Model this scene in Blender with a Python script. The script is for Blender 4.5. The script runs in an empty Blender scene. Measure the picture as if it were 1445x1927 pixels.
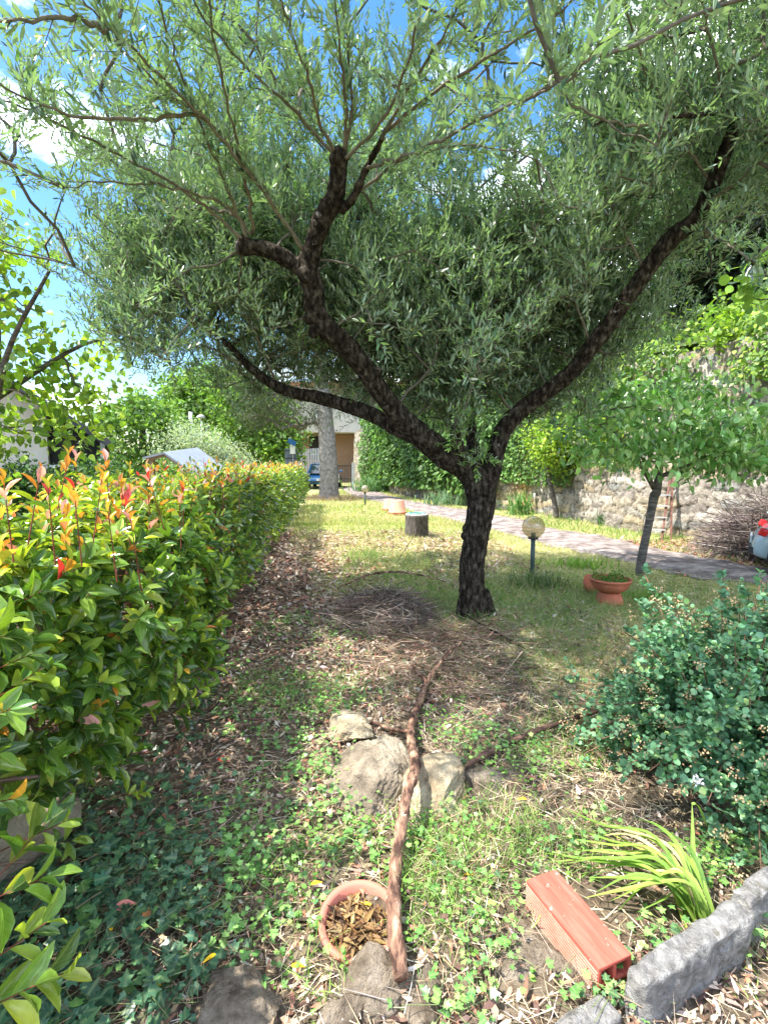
import bpy, bmesh, math, random
import numpy as np
from mathutils import Vector, Matrix

# ---------------------------------------------------------------- camera, sky, sun, exposure
scene = bpy.context.scene
rng = np.random.default_rng(11)
random.seed(5)
FPX, CX, CY, CAMZ = 950.0, 722.5, 963.5, 1.5
PITCH = math.atan((CY - 870.0) / FPX)
cam_data = bpy.data.cameras.new('camera')
cam_data.sensor_fit = 'HORIZONTAL'
cam_data.sensor_width = 36.0
cam_data.lens = FPX / 1445.0 * 36.0
cam_data.clip_start = 0.02
cam_data.clip_end = 2000.0
cam = bpy.data.objects.new('camera', cam_data)
scene.collection.objects.link(cam)
cam.location = (0, 0, CAMZ)
cam.rotation_euler = (math.pi / 2 - PITCH, 0, 0)
scene.camera = cam

SUN_ELEV, SUN_AZ = math.radians(60), math.radians(-102)     # azimuth from +Y, minus = towards -X
world = bpy.data.worlds.new('World')
scene.world = world
world.use_nodes = True
wn, wl = world.node_tree.nodes, world.node_tree.links
bg = wn['Background']
sky = wn.new('ShaderNodeTexSky')
sky.sky_type = 'NISHITA'
sky.sun_disc = False
sky.sun_elevation = SUN_ELEV
sky.sun_rotation = SUN_AZ
sky.air_density = 1.2
sky.ozone_density = 3.0
tc = wn.new('ShaderNodeTexCoord')
mp = wn.new('ShaderNodeMapping'); mp.inputs['Scale'].default_value = (1, 1, 2.2)
mp.inputs['Location'].default_value = (3.3, 0.2, 1.1)
cn = wn.new('ShaderNodeTexNoise'); cn.inputs['Scale'].default_value = 2.3; cn.inputs['Detail'].default_value = 7
cn.inputs['Roughness'].default_value = 0.58
cr = wn.new('ShaderNodeValToRGB')
cr.color_ramp.elements[0].position = 0.50; cr.color_ramp.elements[0].color = (0, 0, 0, 1)
cr.color_ramp.elements[1].position = 0.72; cr.color_ramp.elements[1].color = (1, 1, 1, 1)
cm = wn.new('ShaderNodeMix'); cm.data_type = 'RGBA'
wl.new(tc.outputs['Generated'], mp.inputs['Vector'])
wl.new(mp.outputs['Vector'], cn.inputs['Vector'])
wl.new(cn.outputs['Fac'], cr.inputs['Fac'])
wl.new(cr.outputs['Color'], cm.inputs['Factor'])
hs = wn.new('ShaderNodeHueSaturation'); hs.inputs['Saturation'].default_value = 1.3; hs.inputs['Value'].default_value = 0.40
wl.new(sky.outputs['Color'], hs.inputs['Color'])
wl.new(hs.outputs['Color'], cm.inputs['A'])
cm.inputs['B'].default_value = (11.5, 11.6, 12.0, 1)
wl.new(cm.outputs['Result'], bg.inputs['Color'])
bg.inputs['Strength'].default_value = 0.15

sl = bpy.data.lights.new('sun', 'SUN')
sl.energy = 2.3
sl.angle = math.radians(0.6)
sl.color = (1.0, 0.95, 0.87)
sun = bpy.data.objects.new('sun', sl)
scene.collection.objects.link(sun)
_d = Vector((math.sin(SUN_AZ) * math.cos(SUN_ELEV), math.cos(SUN_AZ) * math.cos(SUN_ELEV), math.sin(SUN_ELEV)))
sun.rotation_euler = _d.to_track_quat('Z', 'Y').to_euler()
sun.location = (-5, 5, 12)

scene.view_settings.view_transform = 'Standard'
scene.view_settings.look = 'None'
scene.view_settings.gamma = 1.0
scene.view_settings.exposure = 2.5
scene.cycles.max_bounces = 7
scene.cycles.diffuse_bounces = 4
scene.cycles.transmission_bounces = 5
scene.cycles.transparent_max_bounces = 8
scene.cycles.use_denoising = True
scene.cycles.sample_clamp_indirect = 6.0
scene.cycles.caustics_reflective = False
scene.cycles.caustics_refractive = False

# ---------------------------------------------------------------- projection helpers
cP, sP = math.cos(PITCH), math.sin(PITCH)
def ray(px, py):
    dx, du = (px - CX) / FPX, -(py - CY) / FPX
    return np.array([dx, cP + du * sP, -sP + du * cP])
def W(px, py, Y):
    d = ray(px, py); return np.array([0, 0, CAMZ]) + d * (Y / d[1])
def G(px, py, z=0.0):
    d = ray(px, py); return np.array([0, 0, CAMZ]) + d * ((z - CAMZ) / d[2])
def proj(P):
    P = np.atleast_2d(P); q = P - np.array([0, 0, CAMZ])
    f = q[:, 1] * cP - q[:, 2] * sP
    u = q[:, 1] * sP + q[:, 2] * cP
    f = np.where(f > 0.05, f, 0.05)
    return CX + q[:, 0] / f * FPX, CY - u / f * FPX, q[:, 1] * cP - q[:, 2] * sP

# ---------------------------------------------------------------- object helpers
COL = scene.collection
def tag(o, label=None, cat=None, group=None, kind=None):
    if label: o['label'] = label
    if cat: o['category'] = cat
    if group: o['group'] = group
    if kind: o['kind'] = kind
    return o
def thing(name, label, cat, loc=(0, 0, 0), rotz=0.0, group=None, kind=None):
    o = bpy.data.objects.new(name, None)
    o.empty_display_size = 0.1
    COL.objects.link(o)
    o.location = tuple(float(v) for v in loc); o.rotation_euler = (0, 0, rotz)
    return tag(o, label, cat, group, kind)
def nrm(a):
    return a / np.maximum(np.linalg.norm(a, axis=-1, keepdims=True), 1e-9)

class MB:
    """mesh collector: vertices, faces of any size, a colour and a 2D leaf coordinate per vertex"""
    def __init__(s): s.V, s.F, s.C, s.U, s.n = [], [], [], [], 0
    def add(s, V, F, col=(0.5, 0.5, 0.5), lc=None):
        V = np.asarray(V, float); n = len(V)
        if n == 0: return s
        s.V.append(V)
        for f in F:
            f = np.asarray(f)
            if f.size: s.F.append(f + s.n)
        col = np.asarray(col, float)
        s.C.append(np.broadcast_to(col, (n, 3)) if col.ndim == 1 else col)
        s.U.append(np.zeros((n, 2)) if lc is None else lc)
        s.n += n
        return s
    def build(s, name, mat, parent=None, smooth=True, local=False):
        me = bpy.data.meshes.new(name)
        V = np.concatenate(s.V); C = np.concatenate(s.C); U = np.concatenate(s.U)
        if parent is not None and not local:
            M = np.array(parent.matrix_basis.inverted()); V = V @ M[:3, :3].T + M[:3, 3]
        me.vertices.add(len(V)); me.vertices.foreach_set('co', V.astype(np.float32).ravel())
        loops = np.concatenate([f.ravel() for f in s.F]).astype(np.int32)
        cnt = np.concatenate([np.full(len(f), f.shape[1], np.int32) for f in s.F])
        me.loops.add(len(loops)); me.loops.foreach_set('vertex_index', loops)
        me.polygons.add(len(cnt))
        st = np.concatenate([[0], np.cumsum(cnt)[:-1]]).astype(np.int32)
        me.polygons.foreach_set('loop_start', st)
        me.polygons.foreach_set('use_smooth', np.full(len(cnt), smooth, bool))
        me.update(calc_edges=True)
        a = me.color_attributes.new('col', 'FLOAT_COLOR', 'POINT')
        a.data.foreach_set('color', np.concatenate([C, np.ones((len(C), 1))], 1).astype(np.float32).ravel())
        b = me.attributes.new('lc', 'FLOAT_VECTOR', 'POINT')
        b.data.foreach_set('vector', np.concatenate([U, np.zeros((len(U), 1))], 1).astype(np.float32).ravel())
        me.materials.append(mat)
        o = bpy.data.objects.new(name, me)
        COL.objects.link(o)
        if parent is not None: o.parent = parent
        return o

def catmull(P, n):
    P = np.asarray(P, float); Q = np.vstack([2 * P[0] - P[1], P, 2 * P[-1] - P[-2]])
    out = []
    for i in range(len(P) - 1):
        a, b, c, d = Q[i:i + 4]
        for t in np.linspace(0, 1, n, endpoint=False):
            out.append(0.5 * ((2 * b) + (-a + c) * t + (2 * a - 5 * b + 4 * c - d) * t * t + (-a + 3 * b - 3 * c + d) * t ** 3))
    out.append(P[-1]); return np.array(out)
def wob(P, f, seed):
    r = np.random.default_rng(seed); s = 0
    for k in range(5):
        d = nrm(r.normal(size=3)) * f * (1.0 + 0.5 * k); s = s + np.sin(P @ d + r.uniform(0, 6.28)) / (1 + 0.45 * k)
    return s / 2.6
def tube(mb, P, R, k=8, sub=4, bump=0.0, f=25, seed=0, col=(0.5, 0.5, 0.5), cap=True):
    R = np.asarray(R, float)
    if sub > 1:
        X = catmull(np.column_stack([P, R]), sub); P, R = X[:, :3], np.maximum(X[:, 3], 1e-4)
    P = np.asarray(P, float); n = len(P)
    T = nrm(np.gradient(P, axis=0)); ref = np.array([0, 0, 1.0]) if abs(T[0][2]) < 0.9 else np.array([1.0, 0, 0])
    nn = nrm(np.cross(T[0], ref)); V = []; U = []
    for i in range(n):
        nn = nrm(nn - T[i] * (nn @ T[i])); b = np.cross(T[i], nn)
        th = np.arange(k) / k * 2 * math.pi
        D = np.cos(th)[:, None] * nn + np.sin(th)[:, None] * b
        r = R[i] * np.ones(k)
        if bump: r = r * (1 + bump * wob(P[i] + D * R[i], f, seed))
        V.append(P[i] + D * r[:, None]); U.append(np.column_stack([th / 6.2832, np.full(k, i / n)]))
    V = np.concatenate(V); i = np.arange(n - 1)[:, None] * k; j = np.arange(k)[None]
    F = np.stack([i + j, i + (j + 1) % k, i + k + (j + 1) % k, i + k + j], -1).reshape(-1, 4)
    Fs = [F]
    if cap:
        Fs += [np.arange(k)[::-1][None], (np.arange(k) + (n - 1) * k)[None]]
    mb.add(V, Fs, col, np.concatenate(U)); return mb
def prisms(mb, A, B, ra, rb, k=3, col=(0.3, 0.25, 0.2)):
    A = np.asarray(A, float); B = np.asarray(B, float); n = len(A)
    if n == 0: return
    T = nrm(B - A); ref = np.where(np.abs(T[:, 2:3]) < 0.9, [[0, 0, 1.0]], [[1.0, 0, 0]])
    u = nrm(np.cross(T, ref)); v = np.cross(T, u)
    th = np.arange(k) / k * 2 * math.pi
    D = np.cos(th)[None, :, None] * u[:, None] + np.sin(th)[None, :, None] * v[:, None]
    ra = np.broadcast_to(ra, n)[:, None, None]; rb = np.broadcast_to(rb, n)[:, None, None]
    V = np.concatenate([A[:, None] + D * ra, B[:, None] + D * rb], 1).reshape(-1, 3)
    j = np.arange(k); q = np.stack([j, (j + 1) % k, k + (j + 1) % k, k + j], -1)
    F = (q[None] + (np.arange(n) * 2 * k)[:, None, None]).reshape(-1, 4)
    col = np.asarray(col, float)
    if col.ndim == 2: col = np.repeat(col, 2 * k, 0)
    mb.add(V, [F], col)
def revolve(mb, prof, k=32, c=(0, 0, 0), col=(0.5, 0.5, 0.5), close=True, M=None):
    prof = np.asarray(prof, float); n = len(prof); th = np.arange(k) / k * 2 * math.pi
    V = np.stack([prof[:, :1] * np.cos(th), prof[:, :1] * np.sin(th), np.repeat(prof[:, 1:2], k, 1)], -1).reshape(-1, 3)
    if M is not None: V = V @ np.array(M)[:3, :3].T + np.array(M)[:3, 3]
    V = V + np.array(c); i = np.arange(n - 1)[:, None] * k; j = np.arange(k)[None]
    F = np.stack([i + j, i + (j + 1) % k, i + k + (j + 1) % k, i + k + j], -1).reshape(-1, 4)
    Fs = [F]
    if close: Fs += [np.arange(k)[::-1][None], (np.arange(k) + (n - 1) * k)[None]]
    mb.add(V, Fs, col); return mb
def box(mb, c, s, rot=0.0, col=(0.5, 0.5, 0.5), M=None):
    v = np.array([[x, y, z] for x in (-.5, .5) for y in (-.5, .5) for z in (-.5, .5)]) * np.array(s)
    if rot: R = np.array(Matrix.Rotation(rot, 3, 'Z')); v = v @ R.T
    if M is not None: v = v @ np.array(M)[:3, :3].T
    f = np.array([[0, 1, 3, 2], [4, 6, 7, 5], [0, 4, 5, 1], [2, 3, 7, 6], [0, 2, 6, 4], [1, 5, 7, 3]])
    mb.add(v + np.array(c), [f], col); return mb
def bar(mb, a, b, w, h, col=(0.5, 0.5, 0.5)):
    a, b = np.array(a, float), np.array(b, float); t = nrm(b - a)
    ref = np.array([0, 0, 1.0]) if abs(t[2]) < 0.95 else np.array([0, 1.0, 0])
    u = nrm(np.cross(t, ref)); v = np.cross(u, t)
    V = [p + su * u * w / 2 + sv * v * h / 2 for p in (a, b) for su, sv in ((-1, -1), (1, -1), (1, 1), (-1, 1))]
    f4 = [[0, 1, 5, 4], [1, 2, 6, 5], [2, 3, 7, 6], [3, 0, 4, 7], [0, 3, 2, 1], [4, 5, 6, 7]]
    mb.add(V, [np.array(f4)], col); return mb
def bevel(o, w=0.005, seg=2):
    m = o.modifiers.new('bevel', 'BEVEL'); m.width = w; m.segments = seg; m.limit_method = 'ANGLE'; m.angle_limit = 0.6
    return o

# ---------------------------------------------------------------- leaf templates (across, along, out)
def t_broad(vs, ws, fold=0.15, curl=0.15):
    V, U = [(0, 0, 0)], [(0, 0)]
    for v, w in zip(vs, ws):
        z = -curl * v * v
        for u in (-1, 0, 1):
            V.append((u * w, v, z + (fold * w * 2 if u else 0))); U.append((u, v))
    V.append((0, 1, -curl)); U.append((0, 1)); n = len(vs); F3 = [(0, 2, 1), (0, 3, 2)]; F4 = []
    for i in range(n - 1):
        a = 1 + 3 * i
        F4 += [(a, a + 1, a + 4, a + 3), (a + 1, a + 2, a + 5, a + 4)]
    a = 1 + 3 * (n - 1); t = a + 3; F3 += [(a, a + 1, t), (a + 1, a + 2, t)]
    return np.array(V, float), [np.array(F3), np.array(F4)] if F4 else [np.array(F3)], np.array(U, float)
def t_flat(vs, ws, curl=0.1):
    V, U = [(0, 0, 0)], [(0, 0)]
    for v, w in zip(vs, ws):
        for u in (-1, 1): V.append((u * w, v, -curl * v * v)); U.append((u, v))
    V.append((0, 1, -curl)); U.append((0, 1)); n = len(vs); F3 = [(0, 2, 1)]; F4 = []
    for i in range(n - 1): a = 1 + 2 * i; F4.append((a, a + 1, a + 3, a + 2))
    a = 1 + 2 * (n - 1); F3.append((a, a + 1, a + 2))
    return np.array(V, float), [np.array(F3)] + ([np.array(F4)] if F4 else []), np.array(U, float)
OLIVE = t_flat([.3, .7], [.5, .44], .04)
PHOT = t_broad([.15, .4, .65, .87], [.22, .46, .5, .27], .16, .22)
PHOTF = t_flat([.35, .72], [.42, .46], .2)
OVATE = t_broad([.12, .35, .62, .85], [.36, .5, .4, .18], .10, .25)
OVATEF = t_flat([.25, .65], [.5, .38], .2)
ROUND = t_broad([.12, .38, .66, .9], [.36, .5, .5, .28], .06, .12)
SMALL = t_flat([.3, .7], [.5, .42], .1)
def t_ivy():
    pts = [(-.20, -.12), (-.52, -.02), (-.34, .22), (-.62, .46), (-.26, .52), (0, 1.0), (.26, .52), (.62, .46), (.34, .22), (.52, -.02), (.20, -.12)]
    V = [(0, .12, 0)] + [(x, y, .05 * abs(x) - .10 * y * y + .04 * (i % 2)) for i, (x, y) in enumerate(pts)]
    F = [(0, i + 2, i + 1) for i in range(len(pts) - 1)] + [(0, 1, len(pts))]
    return np.array(V, float), [np.array(F)], np.array([(0, .12)] + pts, float)
IVY = t_ivy()
def t_blade(bend):
    V = [(-.5, 0, 0), (.5, 0, 0), (-.42, .4, -.1 * bend), (.42, .4, -.1 * bend), (-.28, .75, -.4 * bend), (.28, .75, -.4 * bend), (0, 1 - .15 * bend, -.85 * bend)]
    return np.array(V, float), [np.array([(0, 1, 3, 2), (2, 3, 5, 4)]), np.array([(4, 5, 6)])], np.array([(v[0], v[1]) for v in V])
BL = [t_blade(0.1), t_blade(0.5), t_blade(0.9)]
BLF = (np.array([(-.5, 0, 0), (.5, 0, 0), (0, 1, -.15)], float), [np.array([(0, 1, 2)])], np.array([(-.5, 0), (.5, 0), (0, 1)], float))

def leaves(mb, T, P, D, N, L, Wd, col, curl=1.0):
    P = np.asarray(P, float); n = len(P)
    if n == 0: return
    D = nrm(np.asarray(D, float)); S = nrm(np.cross(D, N)); Nn = np.cross(S, D)
    L = np.broadcast_to(L, n)[:, None, None]; Wd = np.broadcast_to(Wd, n)[:, None, None]
    tv, tf, tu = T
    V = P[:, None] + S[:, None] * tv[None, :, :1] * Wd + D[:, None] * tv[None, :, 1:2] * L + Nn[:, None] * tv[None, :, 2:3] * L * curl
    k = len(tv); off = (np.arange(n) * k)[:, None, None]
    F = [(f[None] + off).reshape(-1, f.shape[1]) for f in tf]
    col = np.asarray(col, float); col = np.repeat(np.broadcast_to(col, (n, 3)) if col.ndim == 1 else col, k, 0)
    mb.add(V.reshape(-1, 3), F, col, np.tile(tu, (n, 1)))
def rdir(n, up=0.0):
    d = rng.normal(size=(n, 3)); d[:, 2] += up; return nrm(d)
def pick(n, cols, var=0.15, p=None):
    cols = np.array(cols, float); c = cols[rng.choice(len(cols), n, p=p)]
    return np.clip(c * (1 + rng.normal(size=(n, 1)) * var) * (1 + rng.normal(size=(n, 3)) * var * 0.25), 0.004, 0.95)

# ---------------------------------------------------------------- materials
def mat_new(name):
    m = bpy.data.materials.new(name); m.use_nodes = True
    nt = m.node_tree; b = nt.nodes['Principled BSDF']; return m, nt.nodes, nt.links, b
def node(ns, t, **kw):
    n = ns.new(t)
    for k, v in kw.items():
        if k in n.inputs: n.inputs[k].default_value = v
        else: setattr(n, k, v)
    return n
def leaf_mat(name, trans=0.35, rough=0.4, spec=0.4, under=None, rib=False, tint=(1.25, 1.35, 0.45), vein=0.35):
    m, ns, ln, b = mat_new(name)
    at = node(ns, 'ShaderNodeAttribute', attribute_name='col')
    out = at.outputs['Color']
    nz = node(ns, 'ShaderNodeTexNoise', Scale=60.0, Detail=2.0)
    tcn = ns.new('ShaderNodeTexCoord'); ln.new(tcn.outputs['Object'], nz.inputs['Vector'])
    mr = node(ns, 'ShaderNodeMapRange'); mr.inputs['To Min'].default_value = 0.7; mr.inputs['To Max'].default_value = 1.3
    ln.new(nz.outputs['Fac'], mr.inputs['Value'])
    mu = node(ns, 'ShaderNodeVectorMath', operation='SCALE'); ln.new(out, mu.inputs[0]); ln.new(mr.outputs['Result'], mu.inputs['Scale'])
    out = mu.outputs['Vector']
    if rib:
        lc = node(ns, 'ShaderNodeAttribute', attribute_name='lc'); sp = ns.new('ShaderNodeSeparateXYZ'); ln.new(lc.outputs['Vector'], sp.inputs[0])
        ab = node(ns, 'ShaderNodeMath', operation='ABSOLUTE'); ln.new(sp.outputs['X'], ab.inputs[0])
        # midrib, and side veins that run forward from it
        m1 = node(ns, 'ShaderNodeMapRange'); m1.inputs['From Min'].default_value = 0.04; m1.inputs['From Max'].default_value = 0.16
        m1.inputs['To Min'].default_value = 1; m1.inputs['To Max'].default_value = 0; ln.new(ab.outputs[0], m1.inputs['Value'])
        s1 = node(ns, 'ShaderNodeMath', operation='MULTIPLY_ADD'); s1.inputs[1].default_value = -0.35; ln.new(ab.outputs[0], s1.inputs[0]); ln.new(sp.outputs['Y'], s1.inputs[2])
        s2 = node(ns, 'ShaderNodeMath', operation='MULTIPLY'); s2.inputs[1].default_value = 50; ln.new(s1.outputs[0], s2.inputs[0])
        s3 = node(ns, 'ShaderNodeMath', operation='SINE'); ln.new(s2.outputs[0], s3.inputs[0])
        s4 = node(ns, 'ShaderNodeMapRange'); s4.inputs['From Min'].default_value = 0.75; s4.inputs['To Max'].default_value = 0.45; ln.new(s3.outputs[0], s4.inputs['Value'])
        mx = node(ns, 'ShaderNodeMath', operation='MAXIMUM'); ln.new(m1.outputs['Result'], mx.inputs[0]); ln.new(s4.outputs['Result'], mx.inputs[1])
        ms = node(ns, 'ShaderNodeMath', operation='MULTIPLY'); ms.inputs[1].default_value = vein; ln.new(mx.outputs[0], ms.inputs[0])
        mc = node(ns, 'ShaderNodeMix', data_type='RGBA'); mc.inputs['B'].default_value = (0.42, 0.5, 0.22, 1)
        ln.new(ms.outputs[0], mc.inputs['Factor']); ln.new(out, mc.inputs['A']); out = mc.outputs['Result']
    if under is not None:
        ge = ns.new('ShaderNodeNewGeometry'); mc = node(ns, 'ShaderNodeMix', data_type='RGBA')
        mc.inputs['B'].default_value = (*under, 1); f = node(ns, 'ShaderNodeMath', operation='MULTIPLY'); f.inputs[1].default_value = 0.8
        ln.new(ge.outputs['Backfacing'], f.inputs[0]); ln.new(f.outputs[0], mc.inputs['Factor']); ln.new(out, mc.inputs['A']); out = mc.outputs['Result']
    ln.new(out, b.inputs['Base Color'])
    b.inputs['Roughness'].default_value = rough; b.inputs['Specular IOR Level'].default_value = spec
    if trans:
        tr = ns.new('ShaderNodeBsdfTranslucent'); tv = node(ns, 'ShaderNodeVectorMath', operation='MULTIPLY'); tv.inputs[1].default_value = tint
        ln.new(out, tv.inputs[0]); ln.new(tv.outputs[0], tr.inputs['Color'])
        mi = node(ns, 'ShaderNodeMixShader'); mi.inputs[0].default_value = trans
        ln.new(b.outputs[0], mi.inputs[1]); ln.new(tr.outputs[0], mi.inputs[2]); ln.new(mi.outputs[0], ns['Material Output'].inputs['Surface'])
    return m
def ramp_mat(name, stops, scale=8.0, detail=6.0, rough=0.85, bump=0.3, bscale=None, stretch=(1, 1, 1), spec=0.25, attr=False, dist=0.02, metallic=0.0, spots=None):
    m, ns, ln, b = mat_new(name)
    t = ns.new('ShaderNodeTexCoord'); mpn = ns.new('ShaderNodeMapping'); mpn.inputs['Scale'].default_value = stretch
    ln.new(t.outputs['Object'], mpn.inputs['Vector'])
    n1 = node(ns, 'ShaderNodeTexNoise', Scale=scale, Detail=detail, Roughness=0.62); ln.new(mpn.outputs[0], n1.inputs['Vector'])
    r = ns.new('ShaderNodeValToRGB'); ln.new(n1.outputs['Fac'], r.inputs['Fac'])
    e = r.color_ramp.elements
    while len(e) < len(stops): e.new(0.5)
    for i, (p, c) in enumerate(stops): e[i].position = p; e[i].color = (*c, 1)
    out = r.outputs['Color']
    if attr:
        at = node(ns, 'ShaderNodeAttribute', attribute_name='col'); mm = node(ns, 'ShaderNodeVectorMath', operation='MULTIPLY')
        ln.new(at.outputs['Color'], mm.inputs[0]); ln.new(out, mm.inputs[1]); out = mm.outputs[0]
    if spots:
        sc, th, c = spots
        v = node(ns, 'ShaderNodeTexNoise', Scale=sc, Detail=5.0, Roughness=0.7); ln.new(t.outputs['Object'], v.inputs['Vector'])
        q = node(ns, 'ShaderNodeMapRange'); q.inputs['From Min'].default_value = th; q.inputs['From Max'].default_value = th + 0.05; ln.new(v.outputs['Fac'], q.inputs['Value'])
        mc = node(ns, 'ShaderNodeMix', data_type='RGBA'); mc.inputs['B'].default_value = (*c, 1); ln.new(q.outputs['Result'], mc.inputs['Factor']); ln.new(out, mc.inputs['A']); out = mc.outputs['Result']
    ln.new(out, b.inputs['Base Color'])
    if bump:
        n2 = node(ns, 'ShaderNodeTexNoise', Scale=bscale or scale * 3, Detail=8.0, Roughness=0.65); ln.new(mpn.outputs[0], n2.inputs['Vector'])
        bp = node(ns, 'ShaderNodeBump'); bp.inputs['Strength'].default_value = bump; bp.inputs['Distance'].default_value = dist
        ln.new(n2.outputs['Fac'], bp.inputs['Height']); ln.new(bp.outputs[0], b.inputs['Normal'])
    b.inputs['Roughness'].default_value = rough; b.inputs['Specular IOR Level'].default_value = spec; b.inputs['Metallic'].default_value = metallic
    return m
def plain(name, c, rough=0.5, spec=0.5, metallic=0.0, coat=0.0, var=0.12):
    m = ramp_mat(name, [(0.3, tuple(x * (1 - var) for x in c)), (0.7, tuple(min(1, x * (1 + var)) for x in c))], scale=6, rough=rough, bump=0.0, spec=spec, metallic=metallic)
    m.node_tree.nodes['Principled BSDF'].inputs['Coat Weight'].default_value = coat
    return m
def attr_mat(name, rough=0.8, spec=0.2, bump=0.3, bscale=60.0, amt=0.3, dist=0.004):
    return ramp_mat(name, [(0.3, (1 - amt,) * 3), (0.7, (1 + amt,) * 3)], scale=bscale / 3, rough=rough, bump=bump, bscale=bscale, spec=spec, attr=True, dist=dist)

M_olive = leaf_mat('olive_leaf', 0.24, 0.40, 0.45, under=(0.33, 0.44, 0.33), tint=(1.1, 1.4, 0.5))
M_phot = leaf_mat('photinia_leaf', 0.38, 0.22, 0.55, rib=True, tint=(1.5, 1.45, 0.35))
M_young = leaf_mat('young_photinia_leaf', 0.35, 0.2, 0.6, rib=True, tint=(1.25, 1.0, 0.7), vein=0.15)
M_leaf = leaf_mat('broad_leaf', 0.42, 0.4, 0.4, rib=True)
M_far = leaf_mat('distant_leaf', 0.35, 0.5, 0.3)
M_ivy = leaf_mat('ivy_leaf', 0.2, 0.3, 0.5, rib=True, vein=0.25)
M_grass = leaf_mat('grass_blade', 0.35, 0.55, 0.3, tint=(1.1, 1.2, 0.5))
M_dry = leaf_mat('dry_leaf', 0.12, 0.65, 0.25, tint=(1.1, 1.0, 0.8))
M_twig = attr_mat('twig_bark', 0.85, 0.15, 0.2, 80, 0.3)
M_bark = ramp_mat('olive_bark', [(0.38, (0.013, 0.010, 0.008)), (0.50, (0.042, 0.033, 0.025)), (0.62, (0.11, 0.092, 0.072)), (0.76, (0.24, 0.215, 0.18))],
                  scale=30, rough=0.95, bump=1.0, bscale=44, stretch=(1, 1, 0.45), spec=0.08, dist=0.05, spots=(7.0, 0.645, (0.34, 0.32, 0.29)))
M_bark2 = ramp_mat('plum_bark', [(0.35, (0.05, 0.04, 0.035)), (0.6, (0.16, 0.14, 0.13)), (0.8, (0.3, 0.28, 0.27))], scale=16, rough=0.8, bump=0.6, bscale=30, stretch=(.5, .5, 3), dist=0.01)
M_bark3 = ramp_mat('conifer_bark', [(0.35, (0.16, 0.145, 0.13)), (0.6, (0.36, 0.33, 0.31)), (0.8, (0.5, 0.47, 0.45))], scale=9, rough=0.95, bump=1.0, bscale=11, dist=0.05)
M_shoot = plain('young_stem', (0.14, 0.11, 0.08), 0.7, 0.2)
M_terra = ramp_mat('terracotta', [(0.3, (0.36, 0.11, 0.06)), (0.6, (0.52, 0.17, 0.10)), (0.8, (0.6, 0.28, 0.19))], scale=7, rough=0.85, bump=0.15, bscale=60, dist=0.004, spots=(14, 0.66, (0.55, 0.36, 0.28)))
# ---------------------------------------------------------------- ground, hillside, path
def hgt(x, y):
    x = np.asarray(x, float); y = np.asarray(y, float)
    a = 0.014 * np.sin(2.1 * x + 0.7 * y) + 0.012 * np.sin(1.3 * y - 2.9 * x + 1.0) + 0.008 * np.sin(6.1 * x + 4.3 * y) + 0.007 * np.sin(7.7 * y - 5.1 * x + 2)
    a = a + 0.004 * np.sin(17 * x + 9 * y) + 0.004 * np.sin(21 * y - 13 * x)
    return a * np.clip((26 - y) / 10, 0, 1) + 0.06 * np.exp(-(((x - 0.92) / .45) ** 2 + ((y - 4.75) / .4) ** 2))
def axis(lo, hi, fine_lo, fine_hi, step, g=1.25):
    a = list(np.arange(fine_lo, fine_hi, step)); s = step
    x = a[-1]
    while x < hi: s *= g; x += s; a.append(x)
    s = step; x = fine_lo
    while x > lo: s *= g; x -= s; a.insert(0, x)
    return np.array(a)
xs = axis(-500, 500, -3.5, 6.5, 0.06); ys = axis(-400, 900, 0.4, 14, 0.06, 1.15)
gx, gy = np.meshgrid(xs, ys); gz = hgt(gx, gy)
V = np.stack([gx, gy, gz], -1).reshape(-1, 3); nx = len(xs)
i = np.arange(len(ys) - 1)[:, None] * nx; j = np.arange(nx - 1)[None]
F = np.stack([i + j, i + j + 1, i + nx + j + 1, i + nx + j], -1).reshape(-1, 4)
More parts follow.
